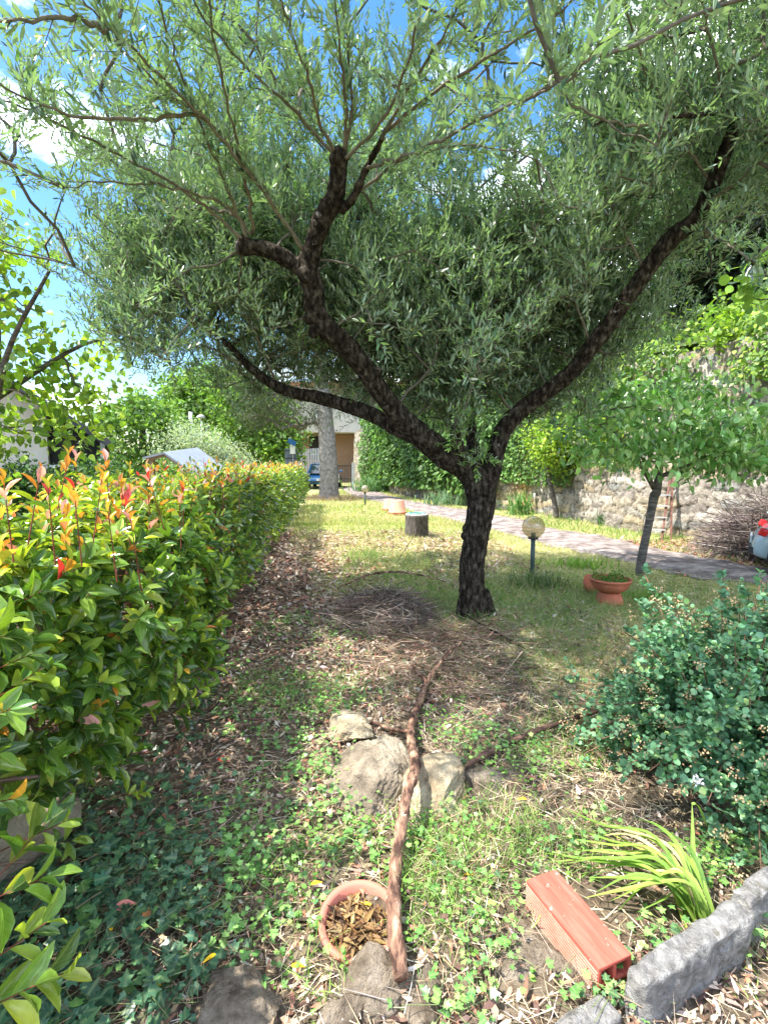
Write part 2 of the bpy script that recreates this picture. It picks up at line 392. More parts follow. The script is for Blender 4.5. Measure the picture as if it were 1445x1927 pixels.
def ground_mat():
    m, ns, ln, b = mat_new('soil_and_turf')
    ge = ns.new('ShaderNodeNewGeometry'); sp = ns.new('ShaderNodeSeparateXYZ'); ln.new(ge.outputs['Position'], sp.inputs[0])
    def nz(s, d=6.0): n = node(ns, 'ShaderNodeTexNoise', Scale=s, Detail=d, Roughness=0.65); ln.new(ge.outputs['Position'], n.inputs['Vector']); return n.outputs['Fac']
    def ramp(f, st):
        r = ns.new('ShaderNodeValToRGB'); ln.new(f, r.inputs['Fac']); e = r.color_ramp.elements
        while len(e) < len(st): e.new(0.5)
        for k, (p, c) in enumerate(st): e[k].position = p; e[k].color = (*c, 1)
        return r.outputs['Color']
    soil = ramp(nz(14), [(0.3, (0.06, 0.043, 0.03)), (0.5, (0.15, 0.115, 0.08)), (0.7, (0.26, 0.21, 0.15))])
    turf = ramp(nz(9), [(0.3, (0.10, 0.13, 0.035)), (0.44, (0.26, 0.27, 0.09)), (0.56, (0.40, 0.36, 0.18)), (0.7, (0.50, 0.43, 0.26))])
    a = node(ns, 'ShaderNodeMath', operation='MULTIPLY_ADD'); a.inputs[1].default_value = 3.0; ln.new(nz(0.9, 3), a.inputs[0]); ln.new(sp.outputs['Y'], a.inputs[2])
    x2 = node(ns, 'ShaderNodeMath', operation='MULTIPLY_ADD'); x2.inputs[1].default_value = 1.2; ln.new(sp.outputs['X'], x2.inputs[0]); ln.new(a.outputs[0], x2.inputs[2])
    mr = node(ns, 'ShaderNodeMapRange'); mr.inputs['From Min'].default_value = 5.6; mr.inputs['From Max'].default_value = 7.4; ln.new(x2.outputs[0], mr.inputs['Value'])
    mc = node(ns, 'ShaderNodeMix', data_type='RGBA'); ln.new(mr.outputs[0], mc.inputs['Factor']); ln.new(soil, mc.inputs['A']); ln.new(turf, mc.inputs['B'])
    ln.new(mc.outputs['Result'], b.inputs['Base Color'])
    bp = node(ns, 'ShaderNodeBump'); bp.inputs['Strength'].default_value = 0.9; bp.inputs['Distance'].default_value = 0.03
    ln.new(nz(38, 8), bp.inputs['Height']); ln.new(bp.outputs[0], b.inputs['Normal']); b.inputs['Roughness'].default_value = 0.95; b.inputs['Specular IOR Level'].default_value = 0.1
    return m
tag(MB().add(V, [F]).build('ground', ground_mat()), kind='structure')

# path: left and right edges on the ground plane
PL = [(5.9, 4.4), (4.62, 5.95), (4.05, 6.3), (3.72, 7.2), (2.84, 9.4), (2.38, 11), (1.26, 14), (-.1, 18.5), (-1.3, 22), (-2.2, 27), (-2.4, 31)]
PR = [(8.2, 5.2), (6.4, 6.2), (5.3, 7.2), (4.66, 9.4), (3.9, 11.4), (3.4, 14), (1.17, 19.3), (.3, 22.5), (-.4, 27), (-.5, 31)]
def resamp(P, n):
    P = catmull(np.array([(a, b, 0) for a, b in P]), 12); s = np.concatenate([[0], np.cumsum(np.linalg.norm(np.diff(P, axis=0), axis=1))])
    t = np.linspace(0, s[-1], n); return np.stack([np.interp(t, s, P[:, k]) for k in range(2)], 1)
n = 240; a_, b_ = resamp(PL, n), resamp(PR, n)
tt = np.arange(n); off = 0.05 * np.sin(tt * .9) + .04 * np.sin(tt * 2.3 + 1)
a_[:, 0] += off; b_[:, 0] += 0.06 * np.sin(tt * 1.1 + 2)
m_ = 24; q = np.linspace(0, 1, m_)
P = a_[:, None] * (1 - q[None, :, None]) + b_[:, None] * q[None, :, None]
Z = hgt(P[..., 0], P[..., 1]) + 0.012 + 0.02 * np.sin(q * math.pi)[None]
V = np.concatenate([P, Z[..., None]], -1).reshape(-1, 3); i = np.arange(n - 1)[:, None] * m_; j = np.arange(m_ - 1)[None]
F = np.stack([i + j, i + j + 1, i + m_ + j + 1, i + m_ + j], -1).reshape(-1, 4)
M_path = ramp_mat('trodden_paving', [(0.36, (0.10, 0.08, 0.07)), (0.5, (0.21, 0.175, 0.16)), (0.64, (0.34, 0.29, 0.265))], scale=4, rough=0.9, bump=0.8, bscale=28, dist=0.02, spots=(22, 0.6, (0.12, 0.09, 0.08)))
tag(MB().add(V, [F]).build('path', M_path), kind='structure')

# retaining wall of rubble stone, hillside behind it
WB = [(-2.2, 36.0), (-0.7, 30.0), (.8, 23.5), (2.95, 17.6), (4.17, 15.5), (4.8, 13.4), (5.35, 11), (5.9, 10), (6.35, 8.4), (7.3, 6.2), (9.0, 3.4), (11.5, 0)]
WH = 3.7
wb = catmull(np.array([(a, b, 0) for a, b in WB]), 14)[:, :2]
ws = np.concatenate([[0], np.cumsum(np.linalg.norm(np.diff(wb, axis=0), axis=1))])
stp = 0.035; ss = np.arange(0, ws[-1], stp); zz = np.arange(-0.1, WH, stp)
base = np.stack([np.interp(ss, ws, wb[:, k]) for k in range(2)], 1)
tg = nrm(np.gradient(base, axis=0)); nr = np.stack([tg[:, 1], -tg[:, 0]], 1)   # towards the garden (left of travel reversed)
if (nr[len(nr) // 2] @ (np.array([0, 5]) - base[len(nr) // 2])) < 0: nr = -nr
S, Zg = np.meshgrid(ss, zz)
def cells(S, Z, cw, ch, seed):
    r = np.random.default_rng(seed); tab = r.uniform(size=(4096, 3))
    Sw = S + .05 * np.sin(Z * 9 + S * 2) ; Zw = Z + 0.04 * np.sin(S * 3.1) + .025 * np.sin(S * 8 + Z * 3)
    row = np.floor(Zw / ch).astype(int); f1 = np.full(S.shape, 9.0); f2 = f1.copy(); idm = np.zeros(S.shape, int)
    for dr in (-1, 0, 1):
        rr = row + dr; sh = tab[(rr * 37) % 4096, 0] * cw; c = np.floor((Sw - sh) / cw).astype(int)
        for dc in (-1, 0, 1):
            k = ((rr * 131 + (c + dc) * 17) % 4096); cx = (c + dc + .5 + (tab[k, 0] - .5) * .75) * cw + sh; cz = (rr + .5 + (tab[k, 1] - .5) * .5) * ch
            d = np.maximum(np.abs(Sw - cx) / cw, np.abs(Zw - cz) / ch) * .6 + .4 * np.hypot((Sw - cx) / cw, (Zw - cz) / ch)
            n1 = d < f1; f2 = np.where(n1, f1, np.minimum(f2, d)); idm = np.where(n1, k, idm); f1 = np.where(n1, d, f1)
    return f2 - f1, tab[idm, 2], tab[(idm * 7 + 3) % 4096, 0], f1
e, id1, id2, f1 = cells(S, Zg, .50, .165, 3)
P3 = np.stack([S * 3, Zg * 3, S * 0], -1)
out = np.clip(e * 4.5, 0, 1) ** .5 * .035 + id2 * .03 + .008 * np.sin(S * 31 + Zg * 17) * np.sin(Zg * 43)
out = out - 0.06 * Zg / WH * 3                       # battered face
stone = np.array([(0.22, 0.215, 0.21), (0.28, 0.27, 0.26), (0.17, 0.18, 0.19), (0.27, 0.24, 0.19), (0.23, 0.215, 0.19), (0.33, 0.325, 0.32), (0.20, 0.19, 0.19)])
stone = stone * np.array([1.3, 1.2, 1.03])
cc = stone[(id1 * 6.999).astype(int)] * (0.8 + .4 * id2[..., None])
mort = np.clip(e * 11, 0, 1)[..., None]; cc = cc * mort + np.array((0.07, 0.06, 0.05)) * (1 - mort)
och = np.clip(1 - np.abs(S - ws[np.argmin(np.abs(wb[:, 1] - 15.3))]) / .8, 0, 1)[..., None] * (Zg < 1.6)[..., None]
cc = cc * (1 - och * .7) + np.array((0.5, 0.30, 0.08)) * och * .7 * mort
X = base[None, :, 0] + nr[None, :, 0] * out; Y = base[None, :, 1] + nr[None, :, 1] * out
V = np.stack([X, Y, Zg], -1).reshape(-1, 3); w_ = len(ss)
i = np.arange(len(zz) - 1)[:, None] * w_; j = np.arange(w_ - 1)[None]
F = np.stack([i + j, i + j + 1, i + w_ + j + 1, i + w_ + j], -1).reshape(-1, 4)
mb = MB().add(V, [F], cc.reshape(-1, 3))
top = np.concatenate([np.column_stack([base + nr * -.13, np.full(len(base), WH - stp * .6)]), np.column_stack([base - nr * .6, np.full(len(base), WH - .02)])])
k = np.arange(w_ - 1); mb.add(top, [np.stack([k, k + 1, k + 1 + w_, k + w_], -1)], (0.2, 0.18, 0.15))
M_wall = attr_mat('rubble_stone', 0.9, 0.15, 1.0, 30, 0.5, 0.04)
wall = mb.build('stone_wall', M_wall)
tag(wall, 'tall rubble stone retaining wall along the far side of the path', 'wall')
# hillside behind the wall
rows = [0.55, 1.5, 4, 10, 25, 60]; hz = [WH - .06, WH + .3, WH + 1.5, WH + 4, WH + 9, WH + 16]
b2 = base[::20]; n2_ = nr[::20]; V = []
for d, z in zip(rows, hz):
    z = z + .25 * np.sin(np.arange(len(b2)) * .35 + d); V.append(np.column_stack([b2 - n2_ * d, z]))
w2 = len(b2); V = np.concatenate(V); i = np.arange(len(rows) - 1)[:, None] * w2; j = np.arange(w2 - 1)[None]
F = np.stack([i + j, i + w2 + j, i + w2 + j + 1, i + j + 1], -1).reshape(-1, 4)
M_hill = ramp_mat('hillside_turf', [(0.35, (0.03, 0.045, 0.015)), (0.6, (0.07, 0.10, 0.03)), (0.75, (0.13, 0.13, 0.06))], scale=3, rough=0.95, bump=0.8, dist=0.1)
tag(MB().add(V, [F]).build('hillside', M_hill), kind='structure')
def wall_pt(yv):
    i = np.argmin(np.abs(base[:, 1] - yv)); return base[i], nr[i]

# ---------------------------------------------------------------- buildings far off
M_cream = ramp_mat('cream_render', [(0.3, (0.62, 0.56, 0.46)), (0.7, (0.74, 0.68, 0.58))], scale=3, rough=0.9, bump=0.1)
M_roof = ramp_mat('dark_roof', [(0.3, (0.05, 0.05, 0.055)), (0.7, (0.11, 0.105, 0.11))], scale=5, rough=0.8, bump=0.3)
M_brick = ramp_mat('far_brick', [(0.3, (0.28, 0.16, 0.10)), (0.7, (0.42, 0.28, 0.2))], scale=14, rough=0.9, bump=0.5, stretch=(1, 1, 3))
M_dark = plain('dark_opening', (0.015, 0.015, 0.017), 0.6)
M_white = plain('white_paint', (0.78, 0.78, 0.76), 0.5)
M_greyblue = plain('grey_metal', (0.12, 0.15, 0.19), 0.5)
M_grey = plain('light_grey_metal', (0.42, 0.43, 0.44), 0.5)
M_iron = plain('black_iron', (0.03, 0.03, 0.032), 0.6)
M_glass = plain('window_glass', (0.05, 0.08, 0.10), 0.06, 0.8)
# gable house behind the hedge
h = thing('house', 'cream rendered house with a sloping dark roof and a deep dark porch, behind the hedge', 'house', (-6.9, 11.9, 0))
mb = MB(); t = [(-11.5, 12, 0), (-7.72, 12, 0), (-7.72, 12, 2.72), (-8.9, 12, 3.55), (-11.5, 12, 5.35)]
F = lambda *a: np.array([a])
V = t + [(x, 20, z) for x, _, z in t]
mb.add(V, [F(0, 1, 2, 3, 4), F(5, 9, 8, 7, 6), F(0, 5, 6, 1), F(1, 6, 7, 2), F(2, 7, 8, 3), F(3, 8, 9, 4), F(0, 4, 9, 5)])
mb.build('wall', M_cream, h, smooth=False)
mb = MB()
for a, b in (((-11.6, 5.62), (-6.45, 1.98)),):
    V = [(a[0], 11.2, a[1]), (b[0], 11.2, b[1]), (b[0], 20.5, b[1]), (a[0], 20.5, a[1])]
    V = V + [(x, y, z - .16) for x, y, z in V]
    mb.add(V, [F(0, 1, 2, 3), F(7, 6, 5, 4), F(0, 4, 5, 1), F(1, 5, 6, 2), F(2, 6, 7, 3), F(3, 7, 4, 0)])
mb.build('roof', M_roof, h, smooth=False)
box(MB(), (-7.2, 13.6, 1.15), (1.0, 2.4, 2.3)).build('porch_recess', M_dark, h, smooth=False)
mb = MB(); box(mb, (-6.62, 11.9, .98), (.1, .1, 1.96)); mb.build('porch_post', M_white, h, smooth=False)
mb = MB(); bar(mb, (-7.7, 11.9, 1.42), (-6.6, 11.9, 1.42), .05, .05); bar(mb, (-7.7, 11.9, .7), (-6.6, 11.9, .7), .04, .04)
for x in np.arange(-7.6, -6.65, .12): bar(mb, (x, 11.9, .7), (x, 11.9, 1.4), .02, .02)
mb.build('railing', M_white, h, smooth=False)
mb = MB(); box(mb, (-9.2, 11.97, 1.0), (.8, .06, 1.1)); w = mb.build('window', M_white, h, smooth=False)
box(MB(), (-9.2, 11.93, 1.0), (.66, .02, .95)).build('pane', M_glass, w, smooth=False)
h.rotation_euler = (0, 0, 0.50)
# house at the end of the garden
h = thing('house', 'pale house with a long overhanging upper floor above a brick recess, beyond the garden end', 'house', (-4, 38, 0))
mb = MB(); box(mb, (-3.2, 41.5, 5.3), (13, 8, 3.2)); mb.build('upper_wall', M_cream, h, smooth=False)
mb = MB(); box(mb, (-3.2, 42.4, 1.83), (12.6, 6, 3.66)); mb.build('brick_wall', M_brick, h, smooth=False)
mb = MB(); box(mb, (-3.2, 41.2, 7.05), (14, 9.6, .25)); mb.build('roof', M_terra, h, smooth=False)
for x in (-7.2, -4.4, 1.0):
    mb = MB(); box(mb, (x, 37.42, 5.4), (1.1, .12, 1.4)); w = mb.build('window', M_white, h, smooth=False)
    box(MB(), (x, 37.34, 5.4), (.9, .03, 1.2)).build('pane', M_glass, w, smooth=False)
box(MB(), (-5.1, 39.36, 2.6), (1.3, .08, 1.8)).build('dark_opening', M_dark, h, smooth=False)
box(MB(), (-4.55, 37.7, 1.8), (.3, .3, 3.6)).build('pillar', M_white, h, smooth=False)
# slatted fence in front of it
f = thing('slatted_fence', 'grey upright slatted fence in front of the brick recess of the pale house', 'fence', (-5, 34, 0))
mb = MB()
for x in np.arange(-7.6, -3.6, .16): box(mb, (x, 34, 1.2 + (x + 7) * .08), (.11, .04, 2.1))
mb.build('slats', M_grey, f, smooth=False)
mb = MB(); bar(mb, (-7.7, 34.05, .6), (-3.5, 34.05, .7), .05, .08); bar(mb, (-7.7, 34.05, 1.9), (-3.5, 34.05, 2.1), .05, .08)
for x in (-7.7, -5.8, -3.55): box(mb, (x, 34.08, 1.2), (.12, .1, 2.5))
mb.build('rails', M_grey, f, smooth=False)
# iron gate and its post
g = thing('iron_gate', 'black iron bar gate at the far end of the path', 'gate', (-2, 29.2, 0))
mb = MB()
for x in np.arange(-2.75, -1.95, .1): bar(mb, (x, 29.2, .05), (x, 29.2, 1.35), .025, .025)
mb.build('bars', M_iron, g, smooth=False)
mb = MB()
for z in (.1, .55, 1.3): bar(mb, (-2.8, 29.2, z), (-1.9, 29.2, z), .04, .05)
for x in (-2.8, -1.9): bar(mb, (x, 29.2, 0), (x, 29.2, 1.4), .05, .05)
mb.build('frame', M_iron, g, smooth=False)
box(MB(), (-1.78, 29.2, .75), (.16, .16, 1.5)).build('post', M_grey, g, smooth=False)

# shed with a grey sloping roof behind the hedge
s = thing('shed', 'small timber shed with a grey sloping sheet roof, behind the hedge', 'shed', (-4.5, 10.2, 0))
A, B, C_ = W(292, 856, 10), W(345, 853, 10), W(372, 893, 10)
Vr = [(-4.66, 9.8, 1.60), (-4.25, 9.8, 1.70), (-3.55, 9.8, 1.20), (-4.66, 11.6, 1.72), (-4.25, 11.6, 1.84), (-3.55, 11.6, 1.32)]
Vr = np.array(Vr); Vr = np.concatenate([Vr, Vr - (0, 0, .04)])
mb = MB().add(Vr, [F(0, 1, 4, 3), F(1, 2, 5, 4), F(9, 10, 7, 6), F(10, 11, 8, 7), F(0, 6, 7, 1), F(1, 7, 8, 2), F(2, 8, 11, 5), F(3, 9, 6, 0), F(4, 10, 9, 3), F(5, 11, 10, 4)])
mb.build('roof', plain('sheet_roof', (0.24, 0.27, 0.31), 0.5), s, smooth=False)
M_tim = plain('timber', (0.33, 0.24, 0.16), 0.8)
for x, z in ((-4.55, 1.58), (-3.72, 1.26)):
    for y in (9.95, 11.4): box(MB(), (x, y, z / 2), (.08, .08, z)).build('post', M_tim, s, smooth=False)
bar(MB(), (-4.6, 9.88, 1.56), (-4.27, 9.88, 1.64), .04, .06).build('barge_board', M_tim, s, smooth=False); bar(MB(), (-4.25, 9.88, 1.64), (-3.6, 9.88, 1.17), .04, .06).build('barge_board', M_tim, s, smooth=False)
V = [(-4.5, 11.35, 0), (-3.75, 11.35, 0), (-3.75, 11.35, 1.24), (-4.25, 11.35, 1.6), (-4.5, 11.35, 1.56)]
V2 = V + [(x, y + .05, z) for x, y, z in V]
MB().add(V2, [F(0, 1, 2, 3, 4), F(9, 8, 7, 6, 5), F(0, 5, 6, 1), F(1, 6, 7, 2), F(2, 7, 8, 3), F(3, 8, 9, 4), F(4, 9, 5, 0)]).build('rear_wall', plain('weathered_board', (0.16, 0.14, 0.13), 0.9), s, smooth=False)
# masts and signs
for nm, lb, px, ytop, Y, r, cat in (('utility_pole', 'thick pale concrete utility pole in front of the tall green trees', 362, 775, 25, .11, 'utility pole'),):
    p = thing(nm, lb, cat, (W(px, 870, Y)[0], Y, 0)); x = W(px, 870, Y)[0]; zt = W(px, ytop, Y)[2]
    tube(MB(), [(x, Y, 0), (x, Y, zt)], [r * 1.2, r * .85], 12, 1).build('pole', M_grey, p)
    mb = MB(); bar(mb, (x - .45, Y - .1, zt - .6), (x + .1, Y - .1, zt - .5), .03, .03); mb.build('bracket', M_iron, p, smooth=False)
x = W(381, 870, 26)[0]; zt = W(381, 783, 26)[2]
p = thing('street_lamp', 'slim street lamp with a small flat head beside the concrete utility pole', 'street lamp', (x, 26, 0))
tube(MB(), [(x, 26, 0), (x, 26, zt)], [.06, .035], 10, 1).build('pole', M_grey, p)
revolve(MB(), [(.02, -.12), (.2, -.1), (.2, .0), (.1, .06), (.02, .08)], 16, (x, 26, zt)).build('lamp_head', M_grey, p)
M_blue = plain('sign_blue', (0.02, 0.16, 0.5), 0.4)
x = W(419, 870, 20)[0]; z = W(419, 856, 20)[2]
p = thing('crossing_sign', 'blue square pedestrian crossing sign with a white triangle on a slim post', 'road sign', (x, 20, 0))
tube(MB(), [(x, 20.04, 0), (x, 20.04, z + .18)], [.03, .03], 8, 1).build('post', M_grey, p)
box(MB(), (x, 20, z), (.38, .03, .38)).build('sign_face', M_blue, p, smooth=False)
MB().add([(x - .13, 19.975, z - .12), (x + .13, 19.975, z - .12), (x, 19.975, z + .14), (x - .13, 19.98, z - .12), (x + .13, 19.98, z - .12), (x, 19.98, z + .14)], [F(0, 1, 2), F(5, 4, 3)]).build('white_triangle', M_white, p, smooth=False)
mb = MB(); bar(mb, (x - .05, 19.965, z - .11), (x + .01, 19.965, z + .02), .03, .008); bar(mb, (x + .06, 19.965, z - .11), (x + .01, 19.965, z + .02), .03, .008); bar(mb, (x + .01, 19.965, z), (x + .01, 19.965, z + .06), .04, .008)
mb.build('walking_figure', M_blue, p, smooth=False)
x = W(550, 870, 22)[0]; z = W(550, 862, 22)[2]
p = thing('notice_board', 'dark grey notice board with a white box and blue panel on top', 'notice board', (x, 22, 0))
box(MB(), (x - .06, 22, z - .02), (.5, .05, .86)).build('board', M_greyblue, p, smooth=False)
for dz in (-.3, 0, .33): box(MB(), (x - .06, 21.955, z + dz), (.5, .03, .04)).build('brace', M_iron, p, smooth=False)
box(MB(), (x + .05, 21.9, z + .38), (.22, .1, .4)).build('white_box', M_white, p, smooth=False)
box(MB(), (x + .03, 21.85, z + .68), (.36, .06, .2), M=Matrix.Rotation(.5, 3, 'Y')).build('blue_panel', M_blue, p, smooth=False)
mb = MB(); bar(mb, (x + .05, 21.93, z - .3), (x + .05, 21.93, z + .5), .03, .03); box(mb, (x + .03, 22.0, (z - .45) / 2), (.3, .28, z - .45)); mb.build('post', M_grey, p, smooth=False)

# ---------------------------------------------------------------- cars
def car(label, loc, rot, col, L=4.0):
    """hatchback; local x = along the car (rear at -x), y = across"""
    c = thing('parked_car', label, 'car', loc, rot)
    pm = plain('car_paint', col, 0.25, 0.5, coat=0.6); hw = .84; l = L / 2
    st = [(-l, .34, .46, .60), (-l + .05, .26, .62, .70), (-l + .3, .22, .80, .80), (-l + .8, .2, .90, .84), (0, .2, .92, .86), (l - 1.2, .2, .90, .86), (l - .5, .22, .80, .82), (l - .12, .26, .66, .72), (l, .34, .5, .58)]
    V = []
    for x, z0, z1, w in st:
        zm = (z0 + z1) / 2
        for y, z in ((-w * .9, z0), (-w, z0 + .08), (-w * 1.0, zm), (-w * .96, z1 - .04), (-w * .86, z1), (w * .86, z1), (w * .96, z1 - .04), (w, zm), (w, z0 + .08), (w * .9, z0)): V.append((x, y, z))
    k = 10; n = len(st); i = np.arange(n - 1)[:, None] * k; j = np.arange(k)[None]
    Fq = np.stack([i + j, i + k + j, i + k + (j + 1) % k, i + (j + 1) % k], -1).reshape(-1, 4)
    body = MB().add(V, [Fq, np.arange(k)[None], (np.arange(k) + (n - 1) * k)[::-1][None]]).build('body', pm, c, local=True)
    sb = body.modifiers.new('s', 'SUBSURF'); sb.levels = sb.render_levels = 2
    wx = (-l + .58, l - .78)
    cut = MB()
    for x in wx: tube(cut, [(x, -1.2, .31), (x, 1.2, .31)], [.37, .37], 32, 1)
    cb = cut.build('wheel_arch', M_dark, c, local=True); cb.hide_render = True; cb.hide_viewport = True
    me_cut = cb.data
    # arches as dark liners standing a little proud instead of a boolean
    bpy.data.objects.remove(cb); bpy.data.meshes.remove(me_cut)
    for x in wx:
        for s_ in (-1, 1):
            revolve(MB(), [(.10, -.012), (.35, -.012), (.365, 0), (.35, .012), (.10, .012)], 32, (x, s_ * (hw + .005), .32), M=Matrix.Rotation(math.pi / 2, 4, 'X')).build('arch_liner', M_dark, c, local=True)
            w = revolve(MB(), [(.19, -.1), (.28, -.1), (.31, -.07), (.31, .07), (.28, .1), (.19, .1)], 32, (x, s_ * (hw - .05), .31), M=Matrix.Rotation(math.pi / 2, 4, 'X')).build('wheel', M_iron, c, local=True)
            revolve(MB(), [(.03, -.115), (.12, -.11), (.185, -.118), (.2, -.09), (.2, .09), (.185, .118), (.12, .11), (.03, .115)], 24, (x, s_ * (hw - .05), .31), M=Matrix.Rotation(math.pi / 2, 4, 'X')).build('rim', M_grey, w, local=True)
    cab = [(-l + .15, .86, -l + .5, 1.40), (l - 1.35, .88, l - 2.05, 1.42)]
    V = []
    for s_ in (-1, 1):
        V += [(-l + .22, s_ * .74, .88), (-l + .62, s_ * .60, 1.38), (-l + 1.2, s_ * .58, 1.45), (l - 1.9, s_ * .58, 1.43), (l - 1.0, s_ * .72, .9)]
    Fc = [F(0, 1, 2, 3, 4), F(9, 8, 7, 6, 5), F(0, 5, 6, 1), F(1, 6, 7, 2), F(2, 7, 8, 3), F(3, 8, 9, 4)]
    o = MB().add(V, Fc).build('window_glass', M_glass, c, smooth=False, local=True); bevel(o, .04, 3)
    V2 = []
    for s_ in (-1, 1): V2 += [(-l + .6, s_ * .605, 1.385), (-l + 1.2, s_ * .585, 1.452), (l - 1.85, s_ * .585, 1.44)]
    V2 = V2 + [(a, b, z + .03) for a, b, z in V2]
    o = MB().add(V2, [F(6, 7, 10, 9), F(7, 8, 11, 10), F(0, 3, 4, 1), F(1, 4, 5, 2), F(0, 1, 7, 6), F(1, 2, 8, 7), F(3, 9, 10, 4), F(4, 10, 11, 5), F(0, 6, 9, 3), F(2, 5, 11, 8)]).build('roof', pm, c, smooth=False, local=True); bevel(o, .02, 2)
    for s_ in (-1, 1):
        for q1, q2, bw_, bh_ in (((-l + .22, s_ * .75, .88), (-l + .62, s_ * .61, 1.4), .07, .05), ((l - 1.0, s_ * .73, .9), (l - 1.88, s_ * .59, 1.45), .05, .05), ((0, s_ * .75, .88), (-.05, s_ * .6, 1.43), .06, .03)):
            bar(MB(), q1, q2, bw_, bh_).build('pillar', pm, c, smooth=False, local=True)
    red = plain('tail_light_red', (0.6, 0.015, 0.02), 0.2)
    for s_ in (-1, 1):
        o = MB(); box(o, (-l + .15, s_ * .74, .70), (.12, .10, .12), M=Matrix.Rotation(.35, 3, 'Y')); bevel(o.build('tail_light', red, c, smooth=False, local=True), .03, 3)
        o = MB(); box(o, (l - .16, s_ * .6, .66), (.14, .26, .14)); bevel(o.build('headlight', M_white, c, smooth=False, local=True), .03, 3)
    box(MB(), (-l - .0, 0, .52), (.03, .52, .12)).build('licence_plate', M_white, c, smooth=False, local=True)
    box(MB(), (-l + .03, 0, .40), (.12, 1.3, .09)).build('rear_bumper', M_iron, c, smooth=False, local=True)
    for s_ in (-1, 1):
        o = MB(); box(o, (l - 1.25, s_ * .92, .98), (.12, .16, .11)); bevel(o.build('wing_mirror', pm, c, smooth=False, local=True), .03, 3)
    return c
car('mid blue car parked beyond the grey conifer trunk at the garden end', (-3.55, 30.5, 0), math.pi / 2, (0.05, 0.22, 0.5), 4.0)
car('pale blue-grey car at the path edge beside the heap of cut brushwood', (6.46, 6.10, 0.01), -0.64, (0.36, 0.46, 0.52), 3.8).scale = (.84, .84, .84)
# ---------------------------------------------------------------- garden objects
def globe_lamp(label, loc, zc, r, group='globe garden lamps on short posts'):
    x, y = loc; z0 = float(hgt(x, y)); c = thing('globe_lamp', label, 'garden lamp', (x, y, z0), 0, group)
    gm, ns, ln, b = mat_new('smoked_globe')
    ns.remove(b); tr = ns.new('ShaderNodeBsdfTransparent'); tr.inputs[0].default_value = (0.80, 0.74, 0.55, 1)
    gl = ns.new('ShaderNodeBsdfGlossy'); gl.inputs[0].default_value = (.9, .9, .9, 1); gl.inputs['Roughness'].default_value = 0.12
    df = ns.new('ShaderNodeBsdfDiffuse'); df.inputs[0].default_value = (0.60, 0.56, 0.40, 1)
    fr = ns.new('ShaderNodeFresnel'); fr.inputs[0].default_value = 1.35; m1 = ns.new('ShaderNodeMixShader'); m1.inputs[0].default_value = 0.30
    m2 = ns.new('ShaderNodeMixShader'); ln.new(tr.outputs[0], m1.inputs[1]); ln.new(df.outputs[0], m1.inputs[2]); m2.inputs[0].default_value = 0.07; ln.new(m1.outputs[0], m2.inputs[1]); ln.new(gl.outputs[0], m2.inputs[2])
    ln.new(m2.outputs[0], ns['Material Output'].inputs['Surface'])
    a = np.linspace(-math.pi / 2 + .35, math.pi / 2, 28)
    revolve(MB(), [(max(r * math.cos(t), .0005), r * math.sin(t)) for t in a], 40, (x, y, zc), close=False).build('globe', gm, c)
    zb = zc - r * .97
    tube(MB(), [(x, y, z0 - .03), (x, y, zb)], [r * .2, r * .2], 14, 1).build('post', plain('lamp_post_green', (0.055, 0.085, 0.08), 0.5), c)
    revolve(MB(), [(r * .2, -.02), (r * .44, -.012), (r * .44, .012), (r * .24, .014)], 28, (x, y, zb)).build('collar', M_iron, c)
    s = revolve(MB(), [(r * .2, 0), (r * .2, r * .35), (r * .15, r * .42)], 18, (x, y, zb + .01)).build('socket', M_iron, c)
    revolve(MB(), [(r * .12, r * .42), (r * .13, r * .6), (r * .17, r * .9), (r * .14, r * 1.15), (.004, r * 1.25)], 18, (x, y, zb + .01)).build('bulb', M_white, s)
g = G(1001, 1086); globe_lamp('globe garden lamp with a smoky yellowish ball on a green post, beside the olive trunk', (g[0], g[1]), W(1004, 992, g[1])[2], .147)
g = G(687, 951); globe_lamp('small distant globe garden lamp standing near the grey conifer trunk', (g[0], g[1]), W(687, 920, g[1])[2], .135)

def at(px, py): g = G(px, py); return float(g[0]), float(g[1])
# planter bowl on an upturned pot, with a dish behind
x, y = at(1146, 1136); z0 = float(hgt(x, y))
c = thing('footed_planter', 'round terracotta bowl of small green plants standing on an upturned terracotta pot', 'planter', (x, y, z0))
revolve(MB(), [(.145, -.02), (.138, .03), (.115, .10), (.10, .125)], 40, (x, y, z0)).build('upturned_pot', M_terra, c)
bw = revolve(MB(), [(.07, 0), (.10, .0), (.165, .045), (.195, .10), (.20, .125), (.215, .13), (.215, .15), (.195, .15), (.185, .12), (.05, .115)], 48, (x, y, z0 + .12)).build('bowl', M_terra, c)
mb = MB(); n = 900; a = rng.uniform(0, 6.28, n); r = .18 * np.sqrt(rng.uniform(size=n)); P = np.column_stack([x + r * np.cos(a), y + r * np.sin(a), z0 + .24 + rng.uniform(0, .055, n) * (1.1 + np.sin(a * 3))])
leaves(mb, SMALL, P, rdir(n, .6), rdir(n, 1), rng.uniform(.012, .026, n), .012, pick(n, [(.12, .24, .04), (.2, .34, .07), (.07, .15, .03)]))
mb.build('bowl_plants', M_far, c)
x2, y2 = at(1118, 1120); d = MB(); Mx = Matrix.Rotation(.9, 4, 'X') @ Matrix.Rotation(.5, 4, 'Y')
revolve(d, [(.02, 0), (.10, 0), (.13, .03), (.135, .03), (.11, -.01), (.02, -.012)], 36, (x2 - .02, y2 + .06, .09), M=Mx)
tag(d.build('plant_saucer', M_terra), 'terracotta saucer tilted against the footed planter bowl', 'saucer')
